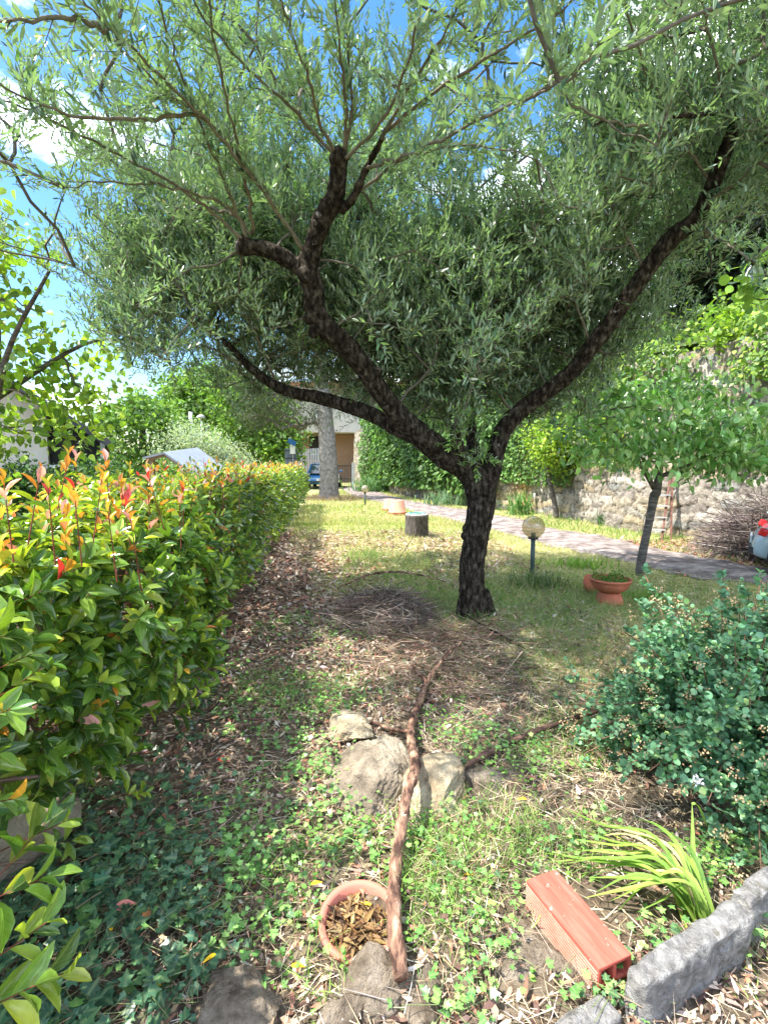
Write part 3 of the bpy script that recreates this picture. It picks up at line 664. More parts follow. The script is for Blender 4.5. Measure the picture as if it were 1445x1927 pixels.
# upturned pots on the lawn
for (px, py, r, hh, lb) in ((747, 968, .275, .42, 'big upturned terracotta pot on the lawn, the nearer of two, in front of its twin'), (733, 962, .24, .36, 'upturned terracotta pot on the lawn standing partly behind the bigger one')):
    x, y = at(px, py); z0 = float(hgt(x, y)); c = thing('upturned_pot', lb, 'plant pot', (x, y, z0), 0, 'upturned terracotta pots on the lawn')
    revolve(MB(), [(r * .96, -.02), (r * .96, .08), (r * .9, .085), (r * .72, hh), (r * .66, hh + .012), (.05, hh + .012), (.03, hh - .01)], 40, (x, y, z0)).build('pot_wall', plain('pale_terracotta', (0.56, 0.26, 0.17), .85), c)
    revolve(MB(), [(r * .96, .06), (r * 1.0, .062), (r * 1.0, .095), (r * .92, .1)], 40, (x, y, z0), close=False).build('rim', M_terra, c)
# stump-shaped concrete drum with hose on top
x, y = at(784, 1010); z0 = float(hgt(x, y)); r, hh = .235, .43
c = thing('tree_stump', 'short grey-brown cut tree stump standing in the lawn with a pale top', 'tree stump', (x, y, z0))
mb = MB(); tube(mb, [(x, y, z0 - .05), (x, y, z0 + .1), (x, y, z0 + .25), (x, y, z0 + hh)], [r * 1.03, r, r * .97, r], 56, 6, .035, 60, 3)
mb.build('stump_body', ramp_mat('stump_bark', [(0.35, (0.05, 0.042, 0.035)), (0.6, (0.13, 0.115, 0.10)), (0.75, (0.28, 0.26, 0.24))], 22, bump=1.0, bscale=50, stretch=(1, 1, .4), dist=.02), c)
revolve(MB(), [(r * .98, 0), (r * .96, .02), (.01, .024)], 40, (x, y, z0 + hh)).build('cut_top', ramp_mat('cut_wood', [(0.3, (0.36, 0.35, 0.33)), (0.7, (0.5, 0.5, 0.48))], 14, bump=.3), c)
mb = MB(); a = np.linspace(0, 5.2, 16); tube(mb, [(x + .16 * math.cos(t), y + .15 * math.sin(t), z0 + hh + .037) for t in a], [.012] * 16, 8, 2)
tag(mb.build('garden_hose', plain('hose_green', (0.12, 0.34, 0.27), .4)), 'short loop of pale green hose lying on the cut stump', 'hose')

# stones
def rock(name, c, dims, seed, mat, label, cat='stone', rot=0.0, tilt=0.0, group=None, sub=5, rough=.16, flat=.0):
    bm = bmesh.new(); bmesh.ops.create_icosphere(bm, subdivisions=sub, radius=1.0)
    V = np.array([v.co for v in bm.verts]); F_ = np.array([[v.index for v in f.verts] for f in bm.faces]); bm.free()
    r = np.random.default_rng(seed)
    for _ in range(13):                                   # chop facets
        d = nrm(r.normal(size=3)); h_ = r.uniform(.55, .88); t = V @ d; V = V - np.outer(np.maximum(t - h_, 0) * .93, d)
    V = V * (1 + rough * .55 * wob(V, 2.5, seed)[:, None] + rough * .36 * wob(V, 8, seed + 1)[:, None] - rough * .16 * np.abs(wob(V, 15, seed + 2))[:, None] + rough * .16 * wob(V, 40, seed + 3)[:, None] + rough * .07 * wob(V, 90, seed + 5)[:, None])
    V[:, 2] = np.where(V[:, 2] > 0, V[:, 2] * (1 - flat * .4), V[:, 2])
    V = V * np.array(dims)
    R = np.array(Matrix.Rotation(rot, 3, 'Z') @ Matrix.Rotation(tilt, 3, 'X')); V = V @ R.T + np.array(c)
    o = MB().add(V, [F_]).build(name, mat); return tag(o, label, cat, group)
M_stone1 = ramp_mat('grey_stone', [(0.36, (0.19, 0.155, 0.115)), (0.48, (0.32, 0.265, 0.195)), (0.62, (0.47, 0.405, 0.305))], 7, bump=1.0, bscale=30, dist=.05, spots=(40, .68, (.5, .47, .4)))
M_stone2 = ramp_mat('ochre_stone', [(0.36, (0.31, 0.24, 0.15)), (0.5, (0.47, 0.385, 0.255)), (0.66, (0.6, 0.515, 0.365))], 8, bump=1.0, bscale=34, dist=.04)
M_clod = ramp_mat('dry_clod', [(0.36, (0.15, 0.115, 0.08)), (0.5, (0.28, 0.225, 0.165)), (0.66, (0.41, 0.34, 0.26))], 14, bump=1.0, bscale=45, dist=.05, spots=(45, .66, (.42, .38, .32)))
x, y = at(700, 1480); rock('stone', (x, y + .03, .03), (.245, .28, .085), 21, M_stone1, 'large rough grey-tan stone beside the long stick, the biggest in the bed', rot=.25, tilt=.12, sub=6, rough=.24)
x, y = at(815, 1500); rock('stone', (x + .01, y, .03), (.16, .24, .09), 34, M_stone2, 'pale ochre stone on the other side of the stick from the big grey stone', rot=-.2, tilt=.14, sub=6, rough=.2)
x, y = at(652, 1378); rock('stone', (x, y, .02), (.14, .18, .075), 45, M_stone2, 'smaller rounded tan stone just beyond the big grey stone', rot=.5, sub=6, rough=.2)
x, y = at(925, 1475); rock('stone', (x, y, -.01), (.22, .20, .055), 52, M_clod, 'flat dark earthy stone beside the ochre stone, under the thin stick', rot=.2)
x, y = at(1215, 1345); rock('stone', (1.2, 1.9, -.06), (.1, .1, .05), 3, M_stone1, 'small stone half buried under the leafy shrub', rot=.2, sub=4)
for (px, py, sx, sy, sz, sd, lb) in (
        (694, 1853, .105, .13, .10, 61, 'crumbly brown earth clod in front of the half-buried pot'),
        (800, 1872, .11, .12, .075, 72, 'dark earth clod under the sawn end of the long stick'),
        (975, 1800, .16, .20, .075, 83, 'wide flat brown earth clod beside the red brick'),
        (440, 1905, .15, .10, .10, 94, 'pale brown earth clod with grit beside the yellow leaf'),
        (285, 1930, .09, .06, .06, 95, 'low earth clod beside the yellow flower'),
        (870, 1690, .10, .09, .03, 96, 'small dark earth clod in the grass beyond the flat clod'),
        (395, 1850, .07, .07, .03, 97, 'little earth clod behind the pale gritty clod'),
        (640, 1925, .10, .06, .07, 98, 'rough earth clod at the very bottom in front of the pot')):
    x, y = at(px, py); rock('earth_clod', (x, y, -.004), (sx, sy, sz * .8), sd, M_clod, lb, 'earth clod', rot=sd, group='earth clods along the bed edge', rough=.26)

# hollow brick
Mtop = ramp_mat('hollow_brick', [(0.3, (0.43, 0.075, 0.05)), (0.5, (0.54, 0.105, 0.072)), (0.7, (0.60, 0.16, 0.115))], 9, bump=.25, bscale=30, stretch=(6, .6, 1), dist=.006, spots=(38, .64, (.66, .48, .40)))
p1, p2, p3 = G(982, 1652, .12), G(1045, 1628, .12), G(1131, 1838, .12)
L = .32; Wd = .12; H = .12; ang = math.atan2(-(p3 - p1)[0], (p3 - p1)[1]) + math.pi
cx, cy = (G(1128, 1838, .12) + G(1045, 1628, .12))[:2] / 2
c = thing('hollow_brick', 'red hollow clay brick lying on its side next to the daylily leaves', 'brick', (cx, cy, 0.0), ang)
mb = MB(); t = .012
box(mb, (0, 0, H - t / 2), (Wd, L, t)); box(mb, (0, 0, t / 2), (Wd, L, t))
for xx in (-Wd / 2 + t / 2, Wd / 2 - t / 2, 0): box(mb, (xx, 0, H / 2), (t, L - .0004, H - 2 * t + .0002))
box(mb, (-Wd / 4, 0, H / 2), (Wd / 2 - t * 1.5, L - .002, t)); box(mb, (Wd / 4, 0, H / 2), (Wd / 2 - t * 1.5, L - .002, t))
bevel(mb.build('brick_shell', Mtop, c, smooth=False, local=True), .003, 2)
mb = MB()
for k in range(9):
    z = .018 + k * .0105
    for s_ in (-1, 1): box(mb, (s_ * (Wd / 2 + .0008), 0, z), (.003, L - .006, .005))
mb.build('side_ribs', ramp_mat('dusty_brick', [(0.35, (0.34, 0.20, 0.14)), (0.65, (0.46, 0.33, 0.25))], 10, bump=.3), c, smooth=False, local=True)
# granite kerb blocks
M_gran = ramp_mat('granite', [(0.32, (0.17, 0.165, 0.155)), (0.5, (0.30, 0.29, 0.275)), (0.68, (0.44, 0.43, 0.41))], 30, bump=1.0, bscale=26, dist=.06, spots=(9, .60, (.19, .18, .15)))
def kerb(a, b, h, w, seed, lb):
    a, b = np.array(a), np.array(b); L = np.linalg.norm(b - a); ux = (b - a) / L; uy = np.array([-ux[1], ux[0]])
    n1, n2, n3 = 70, 16, 26; P = []
    bm = bmesh.new(); bmesh.ops.create_cube(bm, size=1.0); bmesh.ops.subdivide_edges(bm, edges=bm.edges[:], cuts=30, use_grid_fill=True)
    V = np.array([v.co for v in bm.verts]) * 2; Fq = np.array([[v.index for v in f.verts] for f in bm.faces]); bm.free()
    rr = .22; q = np.abs(V) ; V = V * 1.0
    X = V * np.array([L / 2, w / 2, h / 2])
    ed = np.minimum(1 - np.abs(V[:, :1]), 1) * 0
    r_ = .018; inner = np.clip(X, -np.array([L / 2 - r_, w / 2 - r_, h / 2 - r_]), np.array([L / 2 - r_, w / 2 - r_, h / 2 - r_])); dl = X - inner; X = inner + nrm(dl + 1e-9) * r_ * (np.linalg.norm(dl, axis=1, keepdims=True) > 1e-6)
    nn = nrm(dl + 1e-9)
    X = X + nn * (.010 * wob(X, 18, seed) - .012 * np.abs(wob(X, 34, seed + 1)) + .004 * wob(X, 90, seed + 2))[:, None]
    c = (a + b) / 2
    Wp = np.column_stack([c[0] + X[:, 0] * ux[0] + X[:, 1] * uy[0], c[1] + X[:, 0] * ux[1] + X[:, 1] * uy[1], X[:, 2] + h / 2 - .05])
    return tag(MB().add(Wp, [Fq]).build('kerb_stone', M_gran), lb, 'kerb stone', 'granite kerb stones round the bed')
k1 = G(1180, 1862, .13)[:2]; k2 = G(1392, 1722, .13)[:2]; k3 = G(1372, 1700, .13)[:2]; k4 = G(1480, 1650, .13)[:2]; k0 = G(1150, 1875, .1)[:2]; km = G(960, 1990, .1)[:2]
kerb(k1 + (.03, 0.02), k2 + (.02, .01), .20, .075, 4, 'middle granite kerb stone, fully in view next to the red brick')
kerb(k3 + (.04, .01), k4 + (.15, .09), .20, .075, 8, 'granite kerb stone cut by the picture edge, beyond the middle one')
kerb(km, k0, .13, .075, 12, 'granite kerb stone mostly hidden under ivy in front of the red brick')
# stone block at the foot of the hedge
x, y = at(38, 1640); rock('kerb_block', (x - .03, y, .08), (.11, .34, .13), 14, M_stone1, 'weathered brown stone block at the foot of the photinia hedge', 'stone block', rot=-.45, rough=.05)

# half-buried pot with leaf litter
x, y = at(676, 1745)
c = thing('buried_pot', 'round terracotta pot sunk in the ground and half filled with dead leaves', 'plant pot', (x, y, 0))
Mt = Matrix.Rotation(.16, 4, 'X')
revolve(MB(), [(.095, -.12), (.115, .018), (.129, .020), (.132, .034), (.126, .040), (.110, .034), (.10, -.02), (.09, -.06), (.002, -.065)], 56, (x, y, 0.0), M=Mt).build('pot_wall', plain('worn_terracotta', (0.50, 0.17, 0.115), .8), c)
mb = MB(); n = 700; a = rng.uniform(0, 6.28, n); r = .092 * np.sqrt(rng.uniform(size=n)); P = np.column_stack([x + r * np.cos(a), y + r * np.sin(a), rng.uniform(.004, .026, n)])
D = rdir(n); D[:, 2] *= .35
leaves(mb, OVATE, P, D, rdir(n, 2.5), rng.uniform(.025, .06, n), rng.uniform(.01, .02, n), pick(n, [(.16, .085, .035), (.25, .15, .06), (.09, .05, .025), (.34, .22, .10)], .25))
A = P[:60] + (0, 0, .01); D = rdir(60); D[:, 2] *= .3; prisms(mb, A, A + D * .06, .0015, .001, 3, (.3, .2, .1))
tag(mb.build('pot_leaf_litter', M_dry, c), kind='stuff')

# long stick lying over the stones, and the thinner one
def stick(name, pts, rad, seed, label, mat, col=(1, 1, 1), twigs=()):
    P = [np.array([*G(px, py, z)[:2], z]) for px, py, z in pts]
    c = thing(name, label, 'stick', (P[0][0], P[0][1], 0))
    tube(MB(), P, rad, 22, 12, .22, 60, seed, col).build('wood', mat, c)
    for q, r2 in twigs: tube(MB(), [np.array([*G(px, py, z)[:2], z]) for px, py, z in q], r2, 8, 6, .1, 60, seed + 1, col).build('side_twig', mat, c)
M_stickb = ramp_mat('peeling_bark', [(0.40, (0.07, 0.038, 0.028)), (0.48, (0.20, 0.11, 0.075)), (0.58, (0.36, 0.21, 0.14)), (0.68, (0.58, 0.40, 0.28))], 30, bump=1.0, bscale=55, dist=.02, stretch=(1, .3, 1), rough=.9, spots=(16, .60, (.60, .43, .32)))
stick('fallen_branch', [(755, 1838, .075), (741, 1730, .085), (744, 1640, .085), (757, 1545, .12), (768, 1490, .17), (782, 1440, .16), (773, 1390, .10), (780, 1345, .05), (797, 1300, .04), (812, 1268, .05), (850, 1215, .10)],
      [.0235, .0235, .0225, .022, .021, .023, .022, .021, .021, .013, .008], 7, 'long crooked peeling stick with a sawn end, lying across the stones towards the olive trunk', M_stickb,
      twigs=[([(805, 1285, .05), (775, 1250, .08), (783, 1225, .1)], [.012, .008, .004]), ([(775, 1378, .07), (735, 1372, .03), (700, 1358, .02)], [.012, .01, .006]), ([(782, 1440, .12), (800, 1420, .06), (812, 1432, .03)], [.01, .007, .004])])
stick('fallen_branch', [(858, 1458, .04), (905, 1425, .05), (960, 1398, .05), (1000, 1380, .05), (1060, 1358, .06), (1125, 1338, .07), (1170, 1318, .1)], [.009, .014, .016, .015, .013, .012, .008], 17,
      'thinner dark reddish stick running from the ochre stone towards the leafy shrub', ramp_mat('dark_bark', [(0.35, (0.05, 0.028, 0.022)), (0.6, (0.14, 0.08, 0.06)), (0.8, (0.3, 0.2, 0.15))], 22, bump=.8, dist=.006))
# planks and rungs: rusty ladder against the wall
l0, l1, tp = W(1190, 1008, 10.3), W(1207, 1010, 10.2), W(1226, 903, 10.8)
M_rust = ramp_mat('rusty_wood', [(0.35, (0.10, 0.045, 0.035)), (0.65, (0.22, 0.11, 0.085))], 12, bump=.4)
c = thing('ladder', 'narrow rusty red ladder with pale rungs leaning on the stone wall behind the slim tree', 'ladder', (float(l0[0]), float(l0[1]), 0))
b0, b1 = np.array([5.08, 9.75, 0]), np.array([5.36, 9.65, 0]); t0, t1 = np.array([5.55, 10.15, 1.28]), np.array([5.72, 10.1, 1.30])
for a, b in ((b0, t0), (b1, t1), (b1 + (.18, 0, 0), t1 + (.03, 0, 0))):
    mb = MB(); bar(mb, a, b, .035, .03); mb.build('rail', M_rust, c, smooth=False)
for q in (.15, .33, .5, .66):
    mb = MB(); a = b0 * (1 - q) + t0 * q; b = b1 * (1 - q) + t1 * q; bar(mb, a + (-.03, -.03, 0), b + (.03, -.03, 0), .07, .02); mb.build('rung', M_grey, c, smooth=False)
mb = MB(); bar(mb, t0 * .93 + b0 * .07 - (.25, 0, 0), t1 * .93 + b1 * .07 + (.1, 0, .03), .025, .025); mb.build('tie_rod', M_rust, c, smooth=False)

# chunks of fallen yellow leaves, one pink, one dandelion
yl = [(548, 1845, 'bright yellow fallen leaf just beside the front of the half-buried pot'), (408, 1822, 'bright yellow fallen leaf beside the little earth clod at the ivy edge'), (210, 1783, 'dull yellow fallen leaf on the shaded ivy below the pink leaf'),
      (585, 1688, 'bright yellow fallen leaf standing just beyond the rim of the half-buried pot'), (892, 1668, 'yellow fallen leaf next to the small dark clod in the grass'), (700, 1722, 'yellow fallen leaf lying inside the half-buried pot'), (990, 1523, 'yellow fallen leaf between the daylily tips and the ochre stone')]
for k, (px, py, lb) in enumerate(yl):
    x, y = at(px, py); mb = MB(); a = rng.uniform(0, 6.28); z = .045 if k != 5 else .03
    leaves(mb, OVATE, [(x, y, z)], [(math.cos(a), math.sin(a), .15)], [(0.1, -.3, 1)], .042, .012, [(0.85, 0.55, 0.02)])
    tag(mb.build('fallen_leaf', M_dry), lb, 'fallen leaf', 'yellow fallen leaves on the bed')
for (px, py, col, lb, a) in ((248, 1728, (.62, .22, .17), 'large pink curled fallen leaf lying on the shaded ivy', 3.4), (275, 1735, (.5, .22, .08), 'orange-brown fallen leaf next to the pink one on the ivy', 4.6), (424, 1452, (.4, .04, .03), 'deep red fallen leaf on the brown litter by the hedge', 2.8), (1305, 1470, None, '', 0)):
    if col is None: continue
    x, y = at(px, py); mb = MB(); leaves(mb, PHOT, [(x + .02, y, .05)], [(math.cos(a), math.sin(a), .1)], [(.2, -.5, 1)], .075, .03, [col]); tag(mb.build('fallen_leaf', M_dry), lb, 'fallen leaf')
x, y = at(296, 1888); z0 = .05
c = thing('dandelion', 'single small yellow dandelion flower standing in the shaded ivy', 'flower', (x, y, 0))
mb = MB(); n = 46; a = rng.uniform(0, 6.28, n); D = np.column_stack([np.cos(a), np.sin(a), rng.uniform(.1, 1.2, n)]); leaves(mb, SMALL, np.tile([[x, y, z0]], (n, 1)), D, rdir(n, 2), .012, .0035, pick(n, [(.85, .62, .02)], .1)); mb.build('petals', M_grass, c)
tube(MB(), [(x, y, 0), (x, y, z0)], [.0015, .0015], 6, 1).build('stalk', M_shoot, c)

# ---------------------------------------------------------------- growing things
def sample_along(P, n_seg_len):
    P = np.asarray(P); s = np.concatenate([[0], np.cumsum(np.linalg.norm(np.diff(P, axis=0), axis=1))]); t = np.arange(n_seg_len * .5, s[-1], n_seg_len)
    Q = np.stack([np.interp(t, s, P[:, k]) for k in range(3)], 1); Tt = nrm(np.stack([np.interp(t, s, np.gradient(P[:, k], s)) for k in range(3)], 1)); return Q, Tt, t / s[-1]
def grow(skel, skel_r, targets, r_tip=.004, mx=None):
    """connect targets to the nearest part of what already stands; returns segments with radii"""
    nodes = list(skel); par = [-1] * len(nodes); dep = [0.0] * len(nodes)
    X = np.zeros((len(skel) + len(targets), 3)); X[:len(skel)] = skel; Dp = np.zeros(len(X)); n = len(skel)
    order = np.argsort([np.min(np.linalg.norm(np.asarray(skel) - t, axis=1)) for t in targets])
    par = np.full(len(X), -1)
    for o_ in order:
        t = targets[o_]; d = np.linalg.norm(X[:n] - t, axis=1); k = np.argmin(d + .35 * Dp[:n] + .15 * np.maximum(X[:n, 2] - t[2], 0)); X[n] = t; par[n] = k; Dp[n] = Dp[k] + d[k]; n += 1
    cnt = np.zeros(n)
    for i in range(n - 1, len(skel) - 1, -1): cnt[i] += 1; cnt[par[i]] += cnt[i] if par[i] >= len(skel) else 0
    idx = np.arange(len(skel), n); r = r_tip * np.sqrt(np.maximum(cnt, 1)); rp = np.where(par[idx] >= len(skel), r[par[idx]], r[idx] * 1.15)
    return X[par[idx]], X[idx], np.minimum(rp, r[idx] * 1.6), r[idx]
def curved(mb, A, B, ra, rb, k=4, col=(.3, .25, .2), sag=.12):
    n = len(A); L = np.linalg.norm(B - A, axis=1, keepdims=True); M1 = A * .62 + B * .38 + rdir(n) * L * sag; M2 = A * .3 + B * .7 + rdir(n) * L * sag * .8
    prisms(mb, A, M1, ra, ra * .8 + rb * .2, k, col); prisms(mb, M1, M2, ra * .8 + rb * .2, ra * .3 + rb * .7, k, col); prisms(mb, M2, B, ra * .3 + rb * .7, rb, k, col)
def twigs_leaves(mbl, mbt, C, dirs, tl, sp, T, L, Wd, colf, ang=.8, up=.35, r0=.0022, twc=(.16, .14, .10), opposite=True, droop=0.0, jitter=.25, nup=1.0):
    """twigs start at C (n,3) along dirs; leaves in pairs along them"""
    n = len(C); tl = np.broadcast_to(tl, n); m = np.maximum((tl / sp).astype(int), 2); mxm = m.max()
    bend = rdir(n, up) * .35; bend[:, 2] -= droop
    E = C + nrm(dirs + bend * .5) * tl[:, None] * .5; E2 = E + nrm(dirs + bend * 1.3) * tl[:, None] * .5
    if mbt is not None: prisms(mbt, C, E, r0, r0 * .7, 3, twc); prisms(mbt, E, E2, r0 * .7, r0 * .35, 3, twc)
    for s_ in range(mxm):
        f = (s_ + .7) / m; ok = f < 1.02; 
        if not ok.any(): continue
        f_ = f[ok][:, None]; P = np.where(f_ < .5, C[ok] + (E[ok] - C[ok]) * f_ * 2, E[ok] + (E2[ok] - E[ok]) * (f_ - .5) * 2)
        Tt = nrm(np.where(f_ < .5, E[ok] - C[ok], E2[ok] - E[ok])); q = ok.sum(); a = rng.uniform(0, 6.28, q)
        u = nrm(np.cross(Tt, rdir(q))); 
        for sg in ((1, -1) if opposite else (1,)):
            an = ang * (1.15 - .5 * f_) + rng.normal(size=(q, 1)) * jitter * .5
            D = Tt * np.cos(an) + sg * u * np.sin(an); D[:, 2] += .22 - droop * .95
            N = nrm(Tt * .6 + rdir(q) * .5 + np.array([0, 0, nup])); l = L * rng.uniform(.7, 1.15, q) * (1 - .25 * f_[:, 0] ** 3)
            leaves(mbl, T, P, D, N, l, Wd * l / L * rng.uniform(.85, 1.15, q), colf(q))

# ---- the olive
olive = thing('olive_tree', 'gnarled olive tree with a forked dark trunk and silvery leaves spreading overhead', 'tree', (.92, 4.75, 0))
def limb(pts): return [np.append(W(px, py, Y), r) for px, py, Y, r in pts]
limbs = {
 'trunk': limb([(893, 1195, 4.75, .165), (890, 1165, 4.75, .142), (888, 1120, 4.75, .123), (888, 1070, 4.74, .122), (893, 1030, 4.72, .118), (900, 990, 4.7, .118), (906, 945, 4.68, .125), (904, 912, 4.66, .145)]),
 'left': limb([(905, 925, 4.66, .12), (880, 885, 4.6, .12), (840, 858, 4.5, .115), (795, 822, 4.38, .10), (755, 785, 4.28, .088), (722, 745, 4.2, .08), (690, 700, 4.1, .078), (655, 655, 4.0, .078), (610, 612, 3.9, .078), (592, 580, 3.85, .08), (590, 545, 3.8, .078), (580, 505, 3.75, .08), (592, 455, 3.68, .066), (608, 410, 3.62, .066), (630, 370, 3.56, .062), (636, 330, 3.5, .056), (640, 290, 3.45, .05)]),
 'stub': limb([(578, 512, 3.75, .06), (548, 492, 3.74, .055), (515, 474, 3.72, .055), (485, 465, 3.7, .05), (455, 466, 3.68, .052)]),
 'low': limb([(842, 862, 4.52, .085), (800, 830, 4.6, .08), (745, 805, 4.7, .075), (700, 780, 4.8, .072), (650, 762, 4.9, .068), (600, 748, 4.95, .062), (550, 738, 5.0, .055), (512, 722, 5.05, .048), (470, 690, 5.05, .038), (420, 640, 5.0, .028)]),
 'right': limb([(908, 930, 4.66, .11), (925, 880, 4.66, .088), (935, 845, 4.66, .08), (950, 805, 4.65, .078), (985, 768, 4.62, .074), (1030, 735, 4.58, .072), (1075, 700, 4.5, .07), (1115, 650, 4.42, .068), (1160, 590, 4.35, .064), (1215, 510, 4.25, .066), (1262, 450, 4.2, .068), (1310, 410, 4.1, .062), (1340, 350, 4.0, .055), (1362, 290, 3.9, .048), (1380, 240, 3.85, .04), (1378, 212, 3.82, .036)]),
 'middle': limb([(905, 900, 4.7, .09), (892, 850, 4.85, .07), (885, 800, 5.05, .055), (870, 730, 5.3, .045), (850, 650, 5.5, .035), (830, 560, 5.6, .025)]),
 'knob': limb([(872, 862, 4.45, .055), (858, 828, 4.38, .05), (856, 800, 4.34, .032)]),
 'sprig': limb([(1378, 214, 3.82, .022), (1345, 210, 3.7, .018), (1300, 216, 3.6, .016), (1262, 219, 3.5, .011)]),
 'back': limb([(640, 395, 3.6, .030), (662, 375, 3.52, .027), (690, 315, 3.42, .022), (722, 255, 3.3, .016)]),
}
mb = MB()
for k, (nm, L_) in enumerate(limbs.items()):
    A = np.array(L_); big = nm in ('trunk', 'left', 'right', 'low')
    tube(mb, A[:, :3], A[:, 3], 26 if big else 16, 7, 0.075, 9 if big else 14, 30 + k)
tb = limbs['trunk']
def knob(p, r, sd):
    bm = bmesh.new(); bmesh.ops.create_icosphere(bm, subdivisions=3, radius=1); V = np.array([v.co for v in bm.verts]); F_ = np.array([[v.index for v in f.verts] for f in bm.faces]); bm.free()
    mb.add(V * (1 + .15 * wob(V, 3, sd))[:, None] * np.array(r) + p, [F_])
for px, py, Y, r in ((879, 1078, 4.70, .048), (876, 1008, 4.68, .042), (906, 1040, 4.72, .05), (878, 995, 4.70, .045), (590, 625, 3.86, .04), (574, 517, 3.7, .05), (578, 600, 3.84, .035), (708, 700, 4.1, .045), (828, 868, 4.46, .05), (930, 842, 4.62, .05), (636, 296, 3.44, .058), (460, 458, 3.68, .05), (900, 905, 4.62, .09), (1068, 708, 4.5, .05)): knob(W(px, py, Y), (r, r, r * 1.1), int(px))
for px, py in ((862, 1172), (918, 1165), (890, 1185), (930, 1175)):       # root flare
    g = W(px, py, 4.72); tube(mb, [W(px * .5 + 890 * .5, 1110, 4.74), g + (0, -.02, 0), g + ((px - 890) / 380, -.03, -.08)], [.05, .06, .05], 14, 5, .1, 12, px)
o = mb.build('trunk', M_bark, olive)
m = o.modifiers.new('r', 'REMESH'); m.mode = 'VOXEL'; m.voxel_size = .011; m.use_smooth_shade = True
tx = bpy.data.textures.new('bark_relief', 'CLOUDS'); tx.noise_scale = .045; tx.noise_depth = 4
m = o.modifiers.new('d', 'DISPLACE'); m.texture = tx; m.strength = .022; m.mid_level = .5; m.texture_coords = 'LOCAL'
# sawn ends
for (px, py, Y, r, ax) in ((452, 466, 3.68, .046, (-1, .1, .1)), (640, 287, 3.44, .042, (0, -.3, 1))):
    p = W(px, py, Y); t = nrm(np.array(ax, float)); tube(MB(), [p, p + t * .02], [r, r * .96], 20, 1).build('sawn_end', ramp_mat('old_cut', [(0.3, (0.02, 0.018, 0.016)), (0.7, (0.12, 0.10, 0.09))], 20, bump=.6), olive)

shoots = [  # long water shoots traced from the photograph: px, py, distance
 [(636, 300, 3.45), (600, 225, 3.2), (580, 150, 2.95), (548, 60, 2.65), (515, -40, 2.35)],
 [(646, 290, 3.45), (650, 190, 3.2), (640, 90, 2.95), (626, -30, 2.65)],
 [(650, 290, 3.45), (662, 200, 3.25), (655, 90, 3.05), (636, -30, 2.8)],
 [(690, 315, 3.42), (735, 300, 3.2), (800, 280, 2.9), (880, 235, 2.5), (960, 195, 2.1), (1050, 160, 1.8), (1110, 110, 1.6)],
 [(655, 380, 3.55), (720, 325, 3.5), (800, 285, 3.4), (900, 270, 3.3), (1010, 300, 3.3)],
 [(572, 472, 3.68), (510, 380, 3.45), (440, 290, 3.15), (365, 205, 2.85), (260, 100, 2.45), (200, 50, 2.25), (130, -30, 2.0)],
 [(570, 468, 3.68), (490, 350, 3.4), (425, 262, 3.15), (375, 215, 2.95), (300, 160, 2.7), (215, 75, 2.35)],
 [(470, 440, 3.66), (452, 410, 3.6), (420, 340, 3.4), (385, 250, 3.1), (345, 150, 2.8), (310, 40, 2.5), (290, -50, 2.3)],
 [(465, 450, 3.66), (432, 392, 3.55), (340, 355, 3.3), (240, 342, 3.05), (120, 352, 2.8)],
 [(460, 452, 3.66), (400, 400, 3.5), (300, 330, 3.2), (180, 270, 2.85), (60, 210, 2.5), (-40, 180, 2.3)],
 [(475, 440, 3.68), (470, 380, 3.5), (450, 280, 3.2), (420, 160, 2.9), (400, 40, 2.6), (395, -50, 2.4)],
 [(640, 300, 3.45), (560, 215, 3.3), (470, 130, 3.0), (390, 40, 2.7), (340, -40, 2.5)],
 [(370, 215, 2.95), (290, 220, 2.8), (180, 225, 2.6), (60, 190, 2.4), (-40, 140, 2.2)],
 [(200, 55, 2.25), (150, 35, 2.1), (60, 35, 1.95), (-60, 40, 1.8)],
 [(718, 262, 3.3), (765, 170, 3.1), (830, 70, 2.85), (890, -40, 2.6)],
 [(645, 300, 3.45), (700, 250, 3.2), (760, 140, 2.9), (790, 20, 2.6), (800, -50, 2.4)],
 [(720, 250, 3.3), (820, 170, 3.1), (930, 100, 2.9), (1040, 30, 2.7), (1120, -40, 2.5)],
 [(1370, 230, 3.85), (1350, 120, 3.6), (1320, 10, 3.4), (1300, -50, 3.2)],
 [(1340, 340, 4.0), (1280, 260, 3.9), (1220, 150, 3.7), (1180, 20, 3.4), (1160, -50, 3.2)],
 [(1262, 219, 3.5), (1190, 235, 3.3), (1110, 215, 3.1), (1030, 150, 2.9)],
 [(1330, 380, 4.0), (1400, 330, 3.8), (1470, 260, 3.6)],
 [(1215, 510, 4.25), (1170, 420, 4.2), (1120, 300, 4.1), (1080, 160, 3.9), (1060, 20, 3.6)],
 [(1115, 650, 4.42), (1070, 540, 4.4), (1000, 420, 4.3), (950, 300, 4.1), (920, 180, 3.9)],
 [(1310, 410, 4.1), (1340, 440, 3.7), (1400, 480, 3.3), (1470, 530, 3.0)],
 [(420, 640, 5.0), (330, 590, 4.8), (230, 560, 4.6), (140, 500, 4.4)], [(470, 690, 5.05), (380, 650, 4.9), (300, 640, 4.8), (220, 620, 4.7)],
 [(520, 725, 5.05), (470, 600, 4.9), (400, 480, 4.6), (320, 400, 4.4)], [(870, 730, 5.3), (800, 600, 5.2), (720, 500, 5.1), (680, 400, 5.0)],
 [(850, 650, 5.5), (900, 500, 5.4), (880, 380, 5.3)], [(700, 775, 4.8), (700, 700, 5.0), (670, 600, 5.1), (630, 520, 5.1)],
 [(1030, 735, 4.58), (990, 640, 4.9), (960, 560, 5.0)],
]
